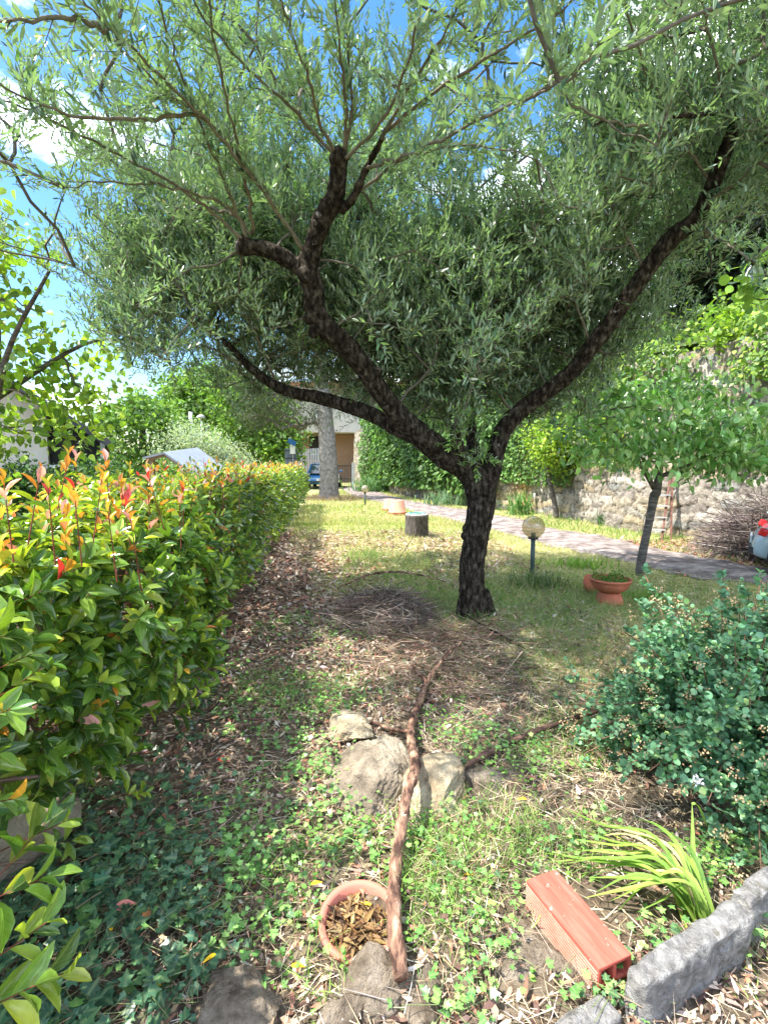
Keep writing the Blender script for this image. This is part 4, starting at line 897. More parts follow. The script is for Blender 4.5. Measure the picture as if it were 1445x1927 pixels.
def olive_cols(q): return pick(q, [(.04, .09, .045), (.07, .14, .07), (.125, .22, .105), (.22, .38, .09), (.29, .38, .31), (.42, .33, .05)], .2, p=[.27, .27, .2, .16, .095, .005])
mbt, mbl = MB(), MB(); skel = [a[:3] for L_ in limbs.values() for a in catmull(np.array(L_), 3)]
for q, s_ in enumerate(shoots):
    P = np.array([W(*p) for p in s_]); P = catmull(P, 5); P[1:-1] += rng.normal(size=(len(P) - 2, 3)) * .006
    tube(mbt, P, np.linspace(.0125, .003, len(P)), 7, 1, 0, 1, 0, (.17, .15, .11)); skel += list(P)
    Q, T_, f = sample_along(P, .055); k = f > .12; Q, T_ = Q[k], T_[k]
    d = nrm(T_ * .9 + rdir(len(Q)) * .9 + np.array([0, 0, .25]))
    twigs_leaves(mbl, mbt, Q, d, rng.uniform(.10, .34, len(Q)), .025, OLIVE, .070, .0165, olive_cols, .75)
dens_px = np.array([-200, 0, 120, 240, 360, 480, 600, 720, 840, 960, 1080, 1200, 1320, 1445, 1700])
dens_py = np.array([-400, 0, 100, 200, 300, 400, 500, 600, 700, 760, 820, 880])
dens = np.array([
 [.6] * 15,
 [.3, .4, .55, .6, .6, .55, .5, .35, .45, .3, .35, .6, .9, 1, 1],
 [.3, .35, .5, .6, .65, .6, .5, .4, .5, .25, .45, .8, 1, 1, 1],
 [.3, .25, .4, .6, .75, .8, .65, .55, .5, .3, .6, 1, 1, 1, .8],
 [.3, .2, .35, .5, .7, .85, .8, .75, .55, .4, .9, 1, 1, .9, .6],
 [0, .12, .45, .65, .8, .95, 1, 1, 1, .9, 1, 1, .35, .12, .1],
 [0, 0, .3, .65, .9, 1, 1, 1, 1, 1, 1, .8, .12, .0, 0],
 [0, 0, .12, .65, 1, .95, .7, 1, 1, 1, 1, .6, .05, 0, 0],
 [0, 0, 0, .12, .45, .5, .5, 1, 1, 1, .85, .25, 0, 0, 0],
 [0, 0, 0, 0, 0, .06, .1, .6, 1, .9, .4, 0, 0, 0, 0],
 [0, 0, 0, 0, 0, 0, 0, .03, .45, .15, 0, 0, 0, 0, 0], [0] * 15])
def bil(xg, yg, T_, x, y):
    x = np.clip(x, xg[0], xg[-1] - 1e-3); y = np.clip(y, yg[0], yg[-1] - 1e-3); i = np.searchsorted(xg, x, 'right') - 1; j = np.searchsorted(yg, y, 'right') - 1
    u = (x - xg[i]) / (xg[i + 1] - xg[i]); v = (y - yg[j]) / (yg[j + 1] - yg[j]); return (T_[j, i] * (1 - u) + T_[j, i + 1] * u) * (1 - v) + (T_[j + 1, i] * (1 - u) + T_[j + 1, i + 1] * u) * v
limb_px = []
for nm in ('left', 'stub', 'low', 'right', 'trunk', 'back'):
    A_ = catmull(np.array(limbs[nm]), 6); a_x, a_y, a_d = proj(A_[:, :3]); k_ = len(A_) if nm != 'right' else int(len(A_) * .86); limb_px.append((a_x[:k_], a_y[:k_], a_d[:k_]))
for s_ in shoots[:12]:
    A_ = catmull(np.array([W(*p) for p in s_]), 6); a_x, a_y, a_d = proj(A_); k_ = len(A_) * 2 // 3; limb_px.append((a_x[:k_], a_y[:k_], a_d[:k_]))
def olive_clusters(n, c, r):
    X = nrm(rng.normal(size=(n, 3))) * rng.uniform(0, 1, (n, 1)) ** (1 / 2.6); P = c + X * r; px, py, dp = proj(P)
    d = bil(dens_px, dens_py, dens, px, py); d = np.where(dp < .9, .35, d); d = np.where((dp > 0) & (py > 880), 0, d)
    front = (dp > 0) & (dp < 3.3) & (px > -50) & (px < 1500) & (py < 900) & (py > -60); d = np.where(front, d * .10, d)
    for X_, Y_, D_ in limb_px:
        dist = np.hypot(px[:, None] - X_[None], py[:, None] - Y_[None]); k_ = dist.argmin(1); near = (dist.min(1) < 62) & (dp < D_[k_] + .12) & (dp > 0); d = np.where(near, 0, d)
    clump = .5 + .5 * wob(P, 2.6, 77); keep = (rng.uniform(size=n) < d * np.clip(.35 + 1.1 * clump, 0, 1)) & (np.linalg.norm(P - (0, 0, 1.5), axis=1) > 1.45) & (P[:, 2] > 1.7)
    return P[keep]
C = np.concatenate([olive_clusters(3000, np.array([.3, 4.6, 4.1]), np.array([4.1, 3.4, 2.3])), olive_clusters(1150, np.array([.9, 5.2, 2.75]), np.array([1.7, 1.0, 1.05])), olive_clusters(900, np.array([-1.5, 5.2, 3.1]), np.array([1.9, 1.0, 1.2])), olive_clusters(500, np.array([2.6, 4.3, 3.8]), np.array([1.3, 1.0, 1.3]))])
print('olive clusters', len(C))
A, B, ra, rb = grow(skel, None, C, .0036)
curved(mbt, A, B, np.minimum(ra, .013), np.minimum(rb, .012), 5, (.13, .115, .09), .06)
k = 9; CC = np.repeat(C, k, 0) + rng.normal(size=(len(C) * k, 3)) * .05; dr = nrm(rdir(len(CC), .95) + np.repeat(nrm(B - A)[np.argsort(np.argsort(np.zeros(len(A))))], k, 0) * .3)
CC = np.repeat(B, k, 0) + rng.normal(size=(len(C) * k, 3)) * .05
twigs_leaves(mbl, mbt, CC, dr, rng.uniform(.14, .42, len(CC)), .037, OLIVE, .068, .0160, olive_cols, .75)
# leafy sprigs at the fork
S = np.array([W(870, 815, 4.3), W(905, 850, 4.4), W(885, 870, 4.35), W(850, 790, 4.3), W(830, 830, 4.4), W(905, 800, 4.5), W(890, 780, 4.4)]); S = np.repeat(S, 6, 0) + rng.normal(size=(42, 3)) * .04
twigs_leaves(mbl, mbt, S, rdir(42, .5), rng.uniform(.1, .22, 42), .022, OLIVE, .065, .014, lambda q: pick(q, [(.14, .26, .05), (.2, .34, .07)]), .8)
mbt.build('branches', attr_mat('branch_bark', .85, .15, .4, 60, .35, .004), olive)
mbl.build('crown', M_olive, olive); print('olive leaf verts', mbl.n)
# ---------------------------------------------------------------- hedge
hedge = thing('photinia_hedge', 'clipped photinia hedge of glossy green leaves with red and orange young tips', 'hedge', (-1.9, 7, 0))
def face_x(y): return -.98 - .11 * y
PG = [(.74, .30, .05), (.78, .42, .05), (.66, .05, .05), (.80, .40, .36), (.50, .48, .06), (.66, .22, .10)]   # young leaves
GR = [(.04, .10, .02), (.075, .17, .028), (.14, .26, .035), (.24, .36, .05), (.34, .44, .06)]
def hedge_shoots(P, D, size, n_l, young, mbl, mby, mbs, T, lod=1, p_green=None, stem_l=.13, stemw=.0022):
    n = len(P); L = size; D = nrm(D)
    Tip = P + D * stem_l
    prisms(mbs, P - D * .08, Tip, stemw, stemw * .6, 3 if lod else 4, (.16, .05, .03))
    u = nrm(np.cross(D, rdir(n))); v = np.cross(D, u)
    tone = rng.uniform(-.25, .25, (n, 1))
    for i in range(n_l):
        f = (i + 1) / n_l; a = i * 2.4 + rng.normal(size=n) * .25; an = (1.25 - .85 * f) + rng.normal(size=n) * .18
        R = np.cos(a)[:, None] * u + np.sin(a)[:, None] * v; Dl = D * np.cos(an)[:, None] + R * np.sin(an)[:, None]; Dl[:, 2] -= .12
        N = D * 1.0 - R * .25 + rdir(n) * .25 + np.array([0, 0, .35]); Q = P + D * stem_l * (0.15 + .85 * f)
        l = L * rng.uniform(.6, 1.15, n) * (1.0 - .35 * f ** 3); wd = l * rng.uniform(.34, .44, n)
        y = (rng.uniform(size=n) < young * np.clip(f * 1.8 - .5, 0, 1))
        cg = pick(n, GR, .14, p=p_green) * (1 + tone * .6)
        if (~y).any(): k = ~y; leaves(mbl, T, Q[k], Dl[k], N[k], l[k], wd[k], cg[k], rng.uniform(.7, 1.3))
        if y.any(): k = y; leaves(mby, T, Q[k], nrm(Dl[k] + D[k] * .5), N[k], l[k] * .95, wd[k] * .95, pick(k.sum(), PG, .12, p=[.24, .26, .08, .2, .16, .06]), 1.0)
mbl, mby, mbs = MB(), MB(), MB()
def band(y0, y1, dens_side, dens_top, size, nl, T, nearf=1.0):
    Ln = y1 - y0; zt = 1.13 if y1 < 5 else 1.23
    n = int(Ln * 1.15 * dens_side); y = rng.uniform(y0, y1, n); z = .16 + (zt - .16) * rng.uniform(size=n) ** .8; bul = .03 + .15 * np.sin(z / zt * 3.0) + .05 * np.sin(y * 3.1) + .035 * np.sin(y * 7 + z * 6) - .10 * (z < .42)
    keep = ((z > .42) | (rng.uniform(size=n) < .5)) & (wob(np.column_stack([y, z * 1.3, y * 0]), 5.5, 8) > -.28 - .5 * rng.uniform(size=n)); P = np.column_stack([face_x(y) + bul + rng.uniform(-.16, .0, n), y, z])[keep]
    D = np.column_stack([np.full(n, 1.0), rng.normal(size=n) * .55 - .15, rng.normal(size=n) * .45 + .55])[keep]; P[:, 0] += .09 * (rng.uniform(size=len(P)) < .14) - .26 * np.clip((2.0 - P[:, 1]) / .8, 0, 1) * np.clip((1.05 - P[:, 2]) / .4, 0, 1)
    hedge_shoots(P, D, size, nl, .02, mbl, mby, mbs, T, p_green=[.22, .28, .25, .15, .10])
    n = int(Ln * 1.0 * dens_top); y = rng.uniform(y0, y1, n); xo = rng.uniform(0, 1.0, n); P = np.column_stack([face_x(y) + .06 - xo, y, zt - .06 + .05 * np.sin(y * 2.3 + xo * 5) + rng.uniform(-.08, .05, n)])
    D = np.column_stack([rng.normal(size=n) * .3 + .35 * (xo < .2), rng.normal(size=n) * .3 - .1, np.ones(n)])
    hi = rng.uniform(size=n) < .14
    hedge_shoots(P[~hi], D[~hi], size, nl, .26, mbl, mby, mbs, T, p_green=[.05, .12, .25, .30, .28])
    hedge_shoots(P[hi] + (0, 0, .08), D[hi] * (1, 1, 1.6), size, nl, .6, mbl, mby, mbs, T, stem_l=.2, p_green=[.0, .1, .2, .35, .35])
    # inner foliage, shade leaves
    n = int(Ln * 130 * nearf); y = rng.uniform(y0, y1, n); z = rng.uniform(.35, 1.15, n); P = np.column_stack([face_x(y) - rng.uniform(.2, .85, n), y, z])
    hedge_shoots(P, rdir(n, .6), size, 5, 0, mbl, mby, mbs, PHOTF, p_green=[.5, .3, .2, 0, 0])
band(.75, 3.4, 165, 115, .108, 9, PHOT); band(3.4, 6, 150, 120, .092, 8, PHOTF); band(6, 10, 120, 110, .095, 7, PHOTF, .7); band(10, 17.5, 80, 90, .11, 6, PHOTF, .4)
# tall shoots with warm-coloured tips standing above the near top of the hedge
tops = [(115, 870, 2.0), (143, 880, 2.05), (205, 878, 2.0), (300, 905, 2.2), (345, 905, 2.6), (280, 880, 2.5), (420, 890, 3.4), (395, 880, 3.2), (60, 925, 1.6), (180, 930, 1.8), (240, 930, 2.0), (20, 950, 1.5), (100, 955, 1.5), (150, 960, 1.6), (340, 940, 2.3), (215, 990, 1.6), (260, 1010, 1.65), (450, 885, 4.0)]
P = np.array([W(a, b + 60, y) for a, b, y in tops]); hedge_shoots(P, np.tile([[0.05, 0, 1.0]], (len(P), 1)) + rng.normal(size=(len(P), 3)) * .12, .072, 7, 1.0, mbl, mby, mbs, PHOT, stem_l=.17, stemw=.003)
# low shoots that lean into view beside the camera
low = [(60, 1640, .95), (40, 1800, .85), (70, 1850, .9), (10, 1500, 1.0), (30, 1420, 1.1), (15, 1690, .85), (5, 1900, .8), (120, 1560, 1.25), (40, 1250, 1.2), (20, 1340, 1.0)]
P = np.array([W(a - 70, b + 20, y) for a, b, y in low]); hedge_shoots(P, np.tile([[.8, .1, .45]], (len(P), 1)) + rng.normal(size=(len(P), 3)) * .2, .09, 7, .04, mbl, mby, mbs, PHOT, p_green=[.1, .2, .3, .25, .15], stem_l=.12)
P = np.array([W(410, 1235, 2.55), W(385, 1300, 2.5), W(370, 1320, 2.45), W(265, 1500, 2.0), W(140, 1590, 1.7)]) - (.1, 0, 0)
hedge_shoots(P, np.tile([[1., -.1, .25]], (5, 1)), .08, 7, 0, mbl, mby, mbs, PHOT, p_green=[0, .1, .3, .35, .25])
mbl.build('foliage', M_phot, hedge); mby.build('new_growth', M_young, hedge)
ys_ = np.arange(.8, 17.5, .16); n = len(ys_) * 4; y = np.repeat(ys_, 4) + rng.normal(size=n) * .05; x = face_x(y) - np.tile([.22, .4, .6, .85], len(ys_)) + rng.normal(size=n) * .05
A = np.column_stack([x, y, np.full(n, -.02)]); lean = rng.normal(size=(n, 3)) * (.05, .08, 0); B = A + lean + (0, 0, .55); Cc = B + lean * 1.3 + (0, 0, .5); r = rng.uniform(.008, .022, n)
mbk = MB(); prisms(mbk, A, B, r * 1.15, r, 7, pick(n, [(.15, .12, .09), (.22, .18, .14)])); prisms(mbk, B, Cc, r, r * .5, 6, pick(n, [(.15, .12, .09)]))
for q in range(3):
    d = rdir(n, .8) * .3; prisms(mbk, B, B + d, r * .5, r * .3, 5, (.17, .12, .09)); prisms(mbk, A * .5 + B * .5, A * .5 + B * .5 + d * .8, r * .45, r * .25, 5, (.17, .12, .09))
tag(mbk.build('stems', M_twig, hedge), kind='stuff'); mbs.build('shoots', M_twig, hedge)
# wire fence behind the hedge
wf = thing('wire_fence', 'thin wire mesh fence seen through the bottom of the photinia hedge', 'fence', (-2.3, 3, 0))
mb = MB(); y0, y1 = .8, 8.0
fx = lambda y: face_x(y) - 1.0
for z in np.arange(.08, 1.0, .08): prisms(mb, [(fx(y0), y0, z)], [(fx(y1), y1, z)], .0018, .0018, 4)
yy = np.arange(y0, y1, .08); prisms(mb, np.column_stack([fx(yy), yy, yy * 0]), np.column_stack([fx(yy), yy, yy * 0 + 1.0]), .0016, .0016, 4)
mb.build('mesh_wires', M_iron, wf, smooth=False)
for y in (1.2, 3.4, 5.6, 7.8): tube(MB(), [(fx(y) - .01, y, 0), (fx(y) - .01, y, 1.08)], [.018, .018], 10, 1).build('post', M_iron, wf)

# ---------------------------------------------------------------- leafy shrub at the right
shrub = thing('blue_green_shrub', 'rounded shrub with blue-green leaves and faded tan flower heads next to the daylily leaves', 'shrub', (1.75, 2.35, 0))
c0 = np.array([1.78, 2.35, .0]); mbl, mbt, mbf = MB(), MB(), MB()
def bg(q): return pick(q, [(.11, .25, .13), (.16, .34, .18), (.23, .44, .23), (.31, .50, .18), (.07, .17, .085)], .16, p=[.3, .27, .16, .07, .2])
n = 260; th = rng.uniform(0, 6.28, n); base_ = c0 + np.column_stack([np.cos(th), np.sin(th), th * 0]) * rng.uniform(.02, .2, (n, 1))
el = rng.uniform(.1, 1.45, n); dirv = np.column_stack([np.cos(th) * np.cos(el), np.sin(th) * np.cos(el), np.sin(el)])
Ls = (.60 + .12 * np.sin(th * 2 + 1)) * (1 + .18 * np.sin(el)) * rng.uniform(.75, 1.05, n) * (1 + .22 * np.clip(np.cos(th), 0, 1))
for i in range(n):
    e = base_[i] + dirv[i] * Ls[i] * (1, 1, 1.05); m_p = (base_[i] + e) / 2 + (0, 0, .14 * math.cos(el[i])); e = e - np.array([0, 0, .05 * math.cos(el[i])]); e[2] = max(e[2], .05)
    P = catmull(np.array([base_[i], m_p, e]), 7); prisms(mbt, P[:-1], P[1:], np.linspace(.006, .002, len(P) - 1), np.linspace(.0055, .0015, len(P) - 1), 5, (.20, .12, .08))
    Q, T_, f = sample_along(P, .03); kk = f > .35; Q, T_ = Q[kk], T_[kk]
    d = nrm(T_ * .6 + rdir(len(Q), .1)); twigs_leaves(mbl, mbt, Q, d, rng.uniform(.05, .15, len(Q)), .024, ROUND, .031, .025, bg, 1.0, r0=.0012, twc=(.25, .15, .1), nup=1.4)
# tall blue-green shoots on its far side
for (px, py, Y) in ((1210, 1075, 2.9), (1362, 1070, 2.6), (1432, 1090, 2.5), (1290, 1140, 2.6), (1240, 1180, 2.6), (1400, 1150, 2.4), (1330, 1170, 2.35), (1440, 1200, 2.2), (1175, 1190, 2.9), (1310, 1230, 2.1), (1410, 1260, 2.0)):
    t = W(px, py, Y); b = np.array([1.75 + (t[0] - 1.75) * .6, 2.4 + (Y - 2.4) * .5, .45]); m_p = (t + b) / 2 + rng.normal(size=3) * .03
    P = catmull(np.array([b, m_p, t]), 8); prisms(mbt, P[:-1], P[1:], .004, .003, 5, (.22, .13, .08))
    Q, T_, f = sample_along(P, .022)
    twigs_leaves(mbl, mbt, Q, nrm(T_ * .5 + rdir(len(Q), .2)), rng.uniform(.02, .05, len(Q)), .02, ROUND, .036, .030, lambda q: pick(q, [(.12, .27, .17), (.16, .34, .20), (.22, .42, .2)], .12), 1.0, r0=.001, nup=1.6)
# faded flower heads, mostly on the side towards the olive
n = 210; F_ = []
while len(F_) < n:
    d = nrm(rng.normal(size=3)); 
    if d[2] < -.05 or (d[0] > .2 and rng.uniform() < .75): continue
    F_.append(c0 + d * np.array([.64, .62, .66]) * rng.uniform(1.15, 1.42))
F_ = np.repeat(np.array(F_), 26, 0) + rng.normal(size=(n * 26, 3)) * .013
leaves(mbf, SMALL, F_, rdir(len(F_), .5), rdir(len(F_), 1), .009, .007, pick(len(F_), [(.50, .36, .19), (.58, .45, .27), (.36, .24, .12)], .2))
mbt.build('branches', M_twig, shrub); mbl.build('foliage', leaf_mat('shrub_leaf', .3, .45, .35, rib=True, tint=(1.0, 1.3, .7), vein=.2), shrub); mbf.build('flower_heads', M_dry, shrub)
mb = MB(); p = W(1313, 1470, 1.78); n = 40; leaves(mb, ROUND, p + rng.normal(size=(n, 3)) * .008, rdir(n), rdir(n), .009, .007, (.85, .82, .84)); tag(mb.build('white_flower_head', M_dry, shrub), label='small pure white flower cluster among the blue-green leaves')

# daylily leaves next to the brick
dl = thing('daylily_clump', 'fan of long strappy yellow-green leaves flopped over beyond the red brick', 'plant', (1.02, 1.55, 0))
root = G(1325, 1735, .03)[:2]; mb = MB()
tips = [(1060, 1530), (1100, 1545), (1075, 1560), (1130, 1550), (1165, 1560), (1190, 1550), (1010, 1608), (1030, 1625), (1060, 1640), (1090, 1650), (1110, 1665), (1150, 1700), (1165, 1712), (1120, 1690), (1180, 1580), (1140, 1600), (1100, 1610), (1080, 1600), (1210, 1620), (1230, 1600), (1145, 1640), (1175, 1655), (1205, 1640), (1130, 1622), (1050, 1612), (1115, 1580), (1085, 1632), (1190, 1700), (1160, 1680), (1220, 1570), (1200, 1720), (1100, 1700), (1060, 1585), (1140, 1568)]
def strap(mb, P, w, col):
    P = catmull(np.array(P), 5); n = len(P); T_ = nrm(np.gradient(P, axis=0)); s = nrm(np.cross(T_, [0, 0, 1.0]) + 1e-6); N_ = np.cross(s, T_)
    f = np.linspace(0, 1, n); ww = w * np.clip((1 - f) * 3.2, 0.05, 1) ** .7 * .5
    V = np.stack([P - s * ww[:, None] + N_ * ww[:, None] * .5, P, P + s * ww[:, None] + N_ * ww[:, None] * .5], 1).reshape(-1, 3); i = np.arange(n - 1)[:, None] * 3; j = np.arange(2)[None]
    mb.add(V, [np.stack([i + j, i + j + 1, i + j + 4, i + j + 3], -1).reshape(-1, 4)], col, np.tile([[.5, .5]], (len(V), 1)))
for k, (px, py) in enumerate(tips):
    r0 = np.array([root[0] + rng.normal() * .018, root[1] + rng.normal() * .018, .0]); e = np.array([*G(px, py, .02)[:2], .02 + rng.uniform(0, .03)]); m1 = r0 * .72 + e * .28 + (0, 0, rng.uniform(.10, .17)); m2 = r0 * .38 + e * .62 + (rng.normal() * .01, rng.normal() * .01, rng.uniform(.07, .12))
    strap(mb, [r0, m1, m2, e], rng.uniform(.009, .019), pick(1, [(.20, .34, .06), (.28, .42, .08), (.42, .50, .12), (.12, .24, .05), (.55, .45, .25)], .12, p=[.3, .3, .15, .17, .08])[0])
a = W(1302, 1515, 1.72); strap(mb, [np.array([root[0], root[1], 0]), W(1306, 1650, 1.62), a], .017, (.28, .42, .09)); strap(mb, [a, a + (.02, 0, -.005), W(1330, 1555, 1.74)], .014, (.24, .38, .08))
strap(mb, [np.array([root[0], root[1], 0]), W(1300, 1680, 1.6), W(1285, 1600, 1.66)], .012, (.26, .42, .09))
mb.build('strap_leaves', M_grass, dl)
mb = MB(); A = np.tile([[root[0], root[1], .01]], (60, 1)) + rng.normal(size=(60, 3)) * (.04, .03, .01); D = rdir(60, .2); prisms(mb, A, A + D * .05, .0012, .0008, 3, (.5, .4, .28)); mb.build('dry_roots', M_dry, dl)

# ---------------------------------------------------------------- background trees and climbing plants
def leaf_tree(name, label, cat, base, trunk, blobs, ncl, nl, size, cols, tw=None, group=None, spread=.35, T=OVATEF, mat=None, bark=None, droop=0.0, extra=None, wr=.6, tone=.35, kind=None, crown='crown', r_tip=.006):
    c = thing(name, label, cat, base, 0, group, kind)
    P = []
    for (x, y, z, rx, ry, rz), w in blobs:
        m = int(ncl * w); X = nrm(rng.normal(size=(m, 3))) * rng.uniform(.25, 1, (m, 1)) ** .5; Q = np.array([x, y, z]) + X * (rx, ry, rz); P.append(Q[(.5 + .5 * wob(Q * (1.5 / max(rx, .5)), 2.2, 9 + m)) > rng.uniform(0, .55, m)])
    P = np.concatenate(P); P = P[P[:, 2] > .1]
    if trunk:
        mb = MB(); sk = []
        for t in trunk:
            A = np.array(t, float); tube(mb, A[:, :3], A[:, 3], 12, 5, .08, 6, 3); sk += list(catmull(A, 4)[:, :3])
        mb.build('trunk', bark or M_bark2, c)
        A, B, ra, rb = grow(sk[len(sk) // 3:], None, P, r_tip); mbt = MB(); curved(mbt, A, B, np.minimum(ra, .08), np.minimum(rb, .07), 4, (.16, .14, .12)); mbt.build('branches', M_twig, c); P = B
    n = len(P) * nl; Q = np.repeat(P, nl, 0) + rng.normal(size=(n, 3)) * spread * np.array([1, 1, .75]); tn = np.repeat(1 + rng.uniform(-tone, tone, (len(P), 1)), nl, 0)
    D = rdir(n, .0); D[:, 2] -= droop; mb = MB(); l = rng.uniform(.7, 1.2, n) * size
    leaves(mb, T, Q, D, rdir(n, 1.2), l, l * wr, np.clip(pick(n, cols, .15) * tn, .01, .9)); mb.build(crown, mat or M_far, c); return c
G1 = [(.10, .20, .04), (.15, .27, .055), (.21, .34, .08)]; G2 = [(.04, .09, .025), (.06, .13, .035), (.09, .17, .05)]
leaf_tree('deciduous_tree', 'tall bright green bushy tree behind the two pale poles', 'tree', (-11.5, 33, 0), [[(-11.5, 33, 0, .3), (-11.3, 33, 3, .25), (-11.4, 33, 6, .12)]], [((-11.5, 33, 5.1, 3.0, 2.5, 2.8), 1)], 420, 34, .26, G1, group='tall green trees beyond the hedge', spread=.42)
leaf_tree('deciduous_tree', 'broad green tree with hanging boughs just to the side of the conifer trunk', 'tree', (-7.6, 30, 0), [[(-7.6, 30, 0, .3), (-7.5, 30, 2.5, .25), (-7.7, 30, 5, .12)]], [((-7.9, 30, 4.0, 2.4, 2.2, 2.6), .8), ((-6.1, 29, 2.8, 1.2, 1.2, 1.6), .35)], 480, 34, .25, G1, group='tall green trees beyond the hedge', spread=.40)
leaf_tree('deciduous_tree', 'mixed green tree beyond the shed, between the house and the tall trees', 'tree', (-10.5, 22, 0), [[(-10.5, 22, 0, .2), (-10.4, 22, 3, .12)]], [((-10.3, 22, 2.6, 2.0, 2.0, 2.0), 1)], 260, 34, .2, G1 + G2[2:], group='tall green trees beyond the hedge', spread=.35)
leaf_tree('silvery_bush', 'pale silvery willow-like bush in front of the tall green trees, above the shed', 'bush', (-7.4, 20, 0), [[(-7.4, 20, 0, .12), (-7.4, 20, 1.5, .08)]], [((-7.5, 20, 1.7, 1.5, 1.0, 1.3), .8), ((-6.2, 20, 1.4, .9, .8, .9), .3)], 240, 60, .11, [(.38, .45, .34), (.5, .56, .46), (.28, .36, .25)], spread=.28, wr=.3)
leaf_tree('garden_shrub', 'dark green bush behind the hedge next to the porch of the house', 'bush', (-6.3, 10.8, 0), None, [((-6.0, 10.6, .75, 1.0, .8, .75), 1), ((-7.6, 10.8, .7, 1.1, .7, .8), .9)], 160, 60, .09, G2, spread=.2)
leaf_tree('garden_shrub', 'mid green bush behind the hedge beside the shed', 'bush', (-3.9, 12.5, 0), None, [((-4.6, 12.6, .7, .8, .6, .7), 1), ((-5.4, 13.5, .8, .8, .8, .8), .7)], 120, 60, .09, G1 + G2, spread=.2)
# broad-leaved tree behind the hedge
c = leaf_tree('mulberry_tree', 'leafy tree with large yellow-green leaves behind the hedge in front of the house', 'tree', (-5.0, 6.2, 0), [[(-4.95, 6.2, 0, .09), (-4.92, 6.2, 1.2, .075), (-4.6, 6.1, 2.5, .06), (-4.4, 6.0, 4.2, .03)], [(-4.9, 6.2, 1.3, .05), (-4.1, 5.6, 2.6, .03), (-3.3, 5.2, 3.4, .015)], [(-4.7, 6.1, 2.2, .04), (-3.6, 6.2, 2.9, .02), (-3.0, 6.4, 3.0, .012)]],
    [((-4.35, 5.4, 3.75, .6, .8, .85), .30), ((-4.8, 5.8, 2.2, .75, .7, .75), .30), ((-3.8, 6.3, 2.8, .7, .7, .45), .12), ((-5.6, 6, 1.5, .9, .8, 1.0), .4), ((-3.9, 6.5, 2.1, .6, .6, .35), .10)], 330, 11, .11, [(.20, .34, .04), (.28, .42, .05), (.13, .25, .04), (.34, .46, .07)], spread=.17, T=OVATE, mat=M_leaf, wr=.75, droop=.35, bark=M_bark2, r_tip=.0035)
# plum-like slim tree
pl = [[(3.46, 6.72, -.03, .062), (3.47, 6.7, .25, .056), (3.54, 6.7, .7, .05), (3.58, 6.68, 1.05, .06), (3.60, 6.65, 1.15, .052), (3.62, 6.65, 1.7, .04), (3.72, 6.7, 2.3, .028), (3.85, 6.7, 2.75, .016)], [(3.58, 6.68, 1.15, .035), (3.2, 6.5, 1.6, .022), (2.8, 6.4, 1.95, .012)], [(3.6, 6.65, 1.3, .03), (4.2, 6.4, 1.6, .02), (4.9, 6.2, 1.75, .012)], [(4.4, 6.3, 1.65, .015), (4.9, 5.9, 1.3, .01), (5.0, 5.8, 1.0, .006)]]
leaf_tree('cherry_tree', 'slim leaning tree with drooping mid-green leaves on the lawn edge by the path', 'tree', (3.46, 6.72, 0), pl, [((3.7, 6.6, 2.15, 1.3, .9, .62), .75), ((2.9, 6.5, 2.0, .8, .7, .5), .3), ((4.6, 6.2, 1.85, .9, .7, .5), .4), ((3.5, 6.5, 1.55, 1.0, .6, .28), .25), ((4.5, 6.2, 1.5, .5, .5, .2), .12), ((4.95, 5.85, 1.15, .13, .13, .2), .035)], 250, 12, .115,
    [(.20, .40, .13), (.30, .52, .20), (.13, .29, .08), (.42, .60, .28)], spread=.12, T=OVATE, mat=leaf_mat('cherry_leaf', .3, .25, .7, rib=True), wr=.5, droop=.7, r_tip=.003)
leaf_tree('lime_green_tree', 'thin young tree with a lime-yellow crown against the stone wall', 'tree', (4.6, 13.4, 0), [[(4.62, 13.4, -.02, .075), (4.5, 13.4, .6, .06), (4.35, 13.4, 1.2, .05), (4.2, 13.3, 2.0, .03)]], [((4.7, 13.1, 2.1, 1.1, .6, .75), 1), ((5.5, 11.8, 2.2, .8, .5, .7), .45)], 200, 34, .09, [(.26, .40, .05), (.36, .48, .06), (.18, .32, .05)], spread=.17)
# grey conifer
x, y = -2.25, 20.5
cf = leaf_tree('grey_conifer', 'straight pale grey conifer trunk with drooping dark sprays, at the end of the lawn', 'tree', (x, y, 0), [[(x - .02, y, -.1, .50), (x, y, .35, .40), (x, y, 1.5, .37), (x - .1, y, 3.4, .31), (x - .3, y, 6, .24), (x - .3, y, 10, .12)]],
    [((x - 1.9, y, 3.6, 1.9, 1.2, .9), .5), ((x - 2.1, y, 5.2, 2.4, 2.0, 1.4), .8), ((x + 1.3, y, 4.4, 1.3, 1.2, 1.0), .35), ((x, y, 8.2, 1.8, 1.8, 2.2), .8)], 320, 50, .15, [(.045, .075, .03), (.07, .10, .04), (.10, .12, .055)], spread=.3, wr=.12, droop=1.2, T=SMALL, bark=M_bark3, r_tip=.01)
n = 1200; a = rng.uniform(0, 6.28, n); r = rng.uniform(.42, 1.5, n) ; P = np.column_stack([x + r * np.cos(a), y - .2 + r * np.sin(a) * .7, np.zeros(n)]); mb = MB()
leaves(mb, BLF, P, rdir(n, 1.0) * (1, 1, .8) + (0, 0, .4), rdir(n), rng.uniform(.15, .4, n), .014, pick(n, [(.5, .36, .2), (.6, .46, .3), (.4, .24, .13)])); tag(mb.build('dry_grass', M_dry), 'tuft of dry reddish straw round the foot of the grey conifer', 'dry grass', kind='stuff')

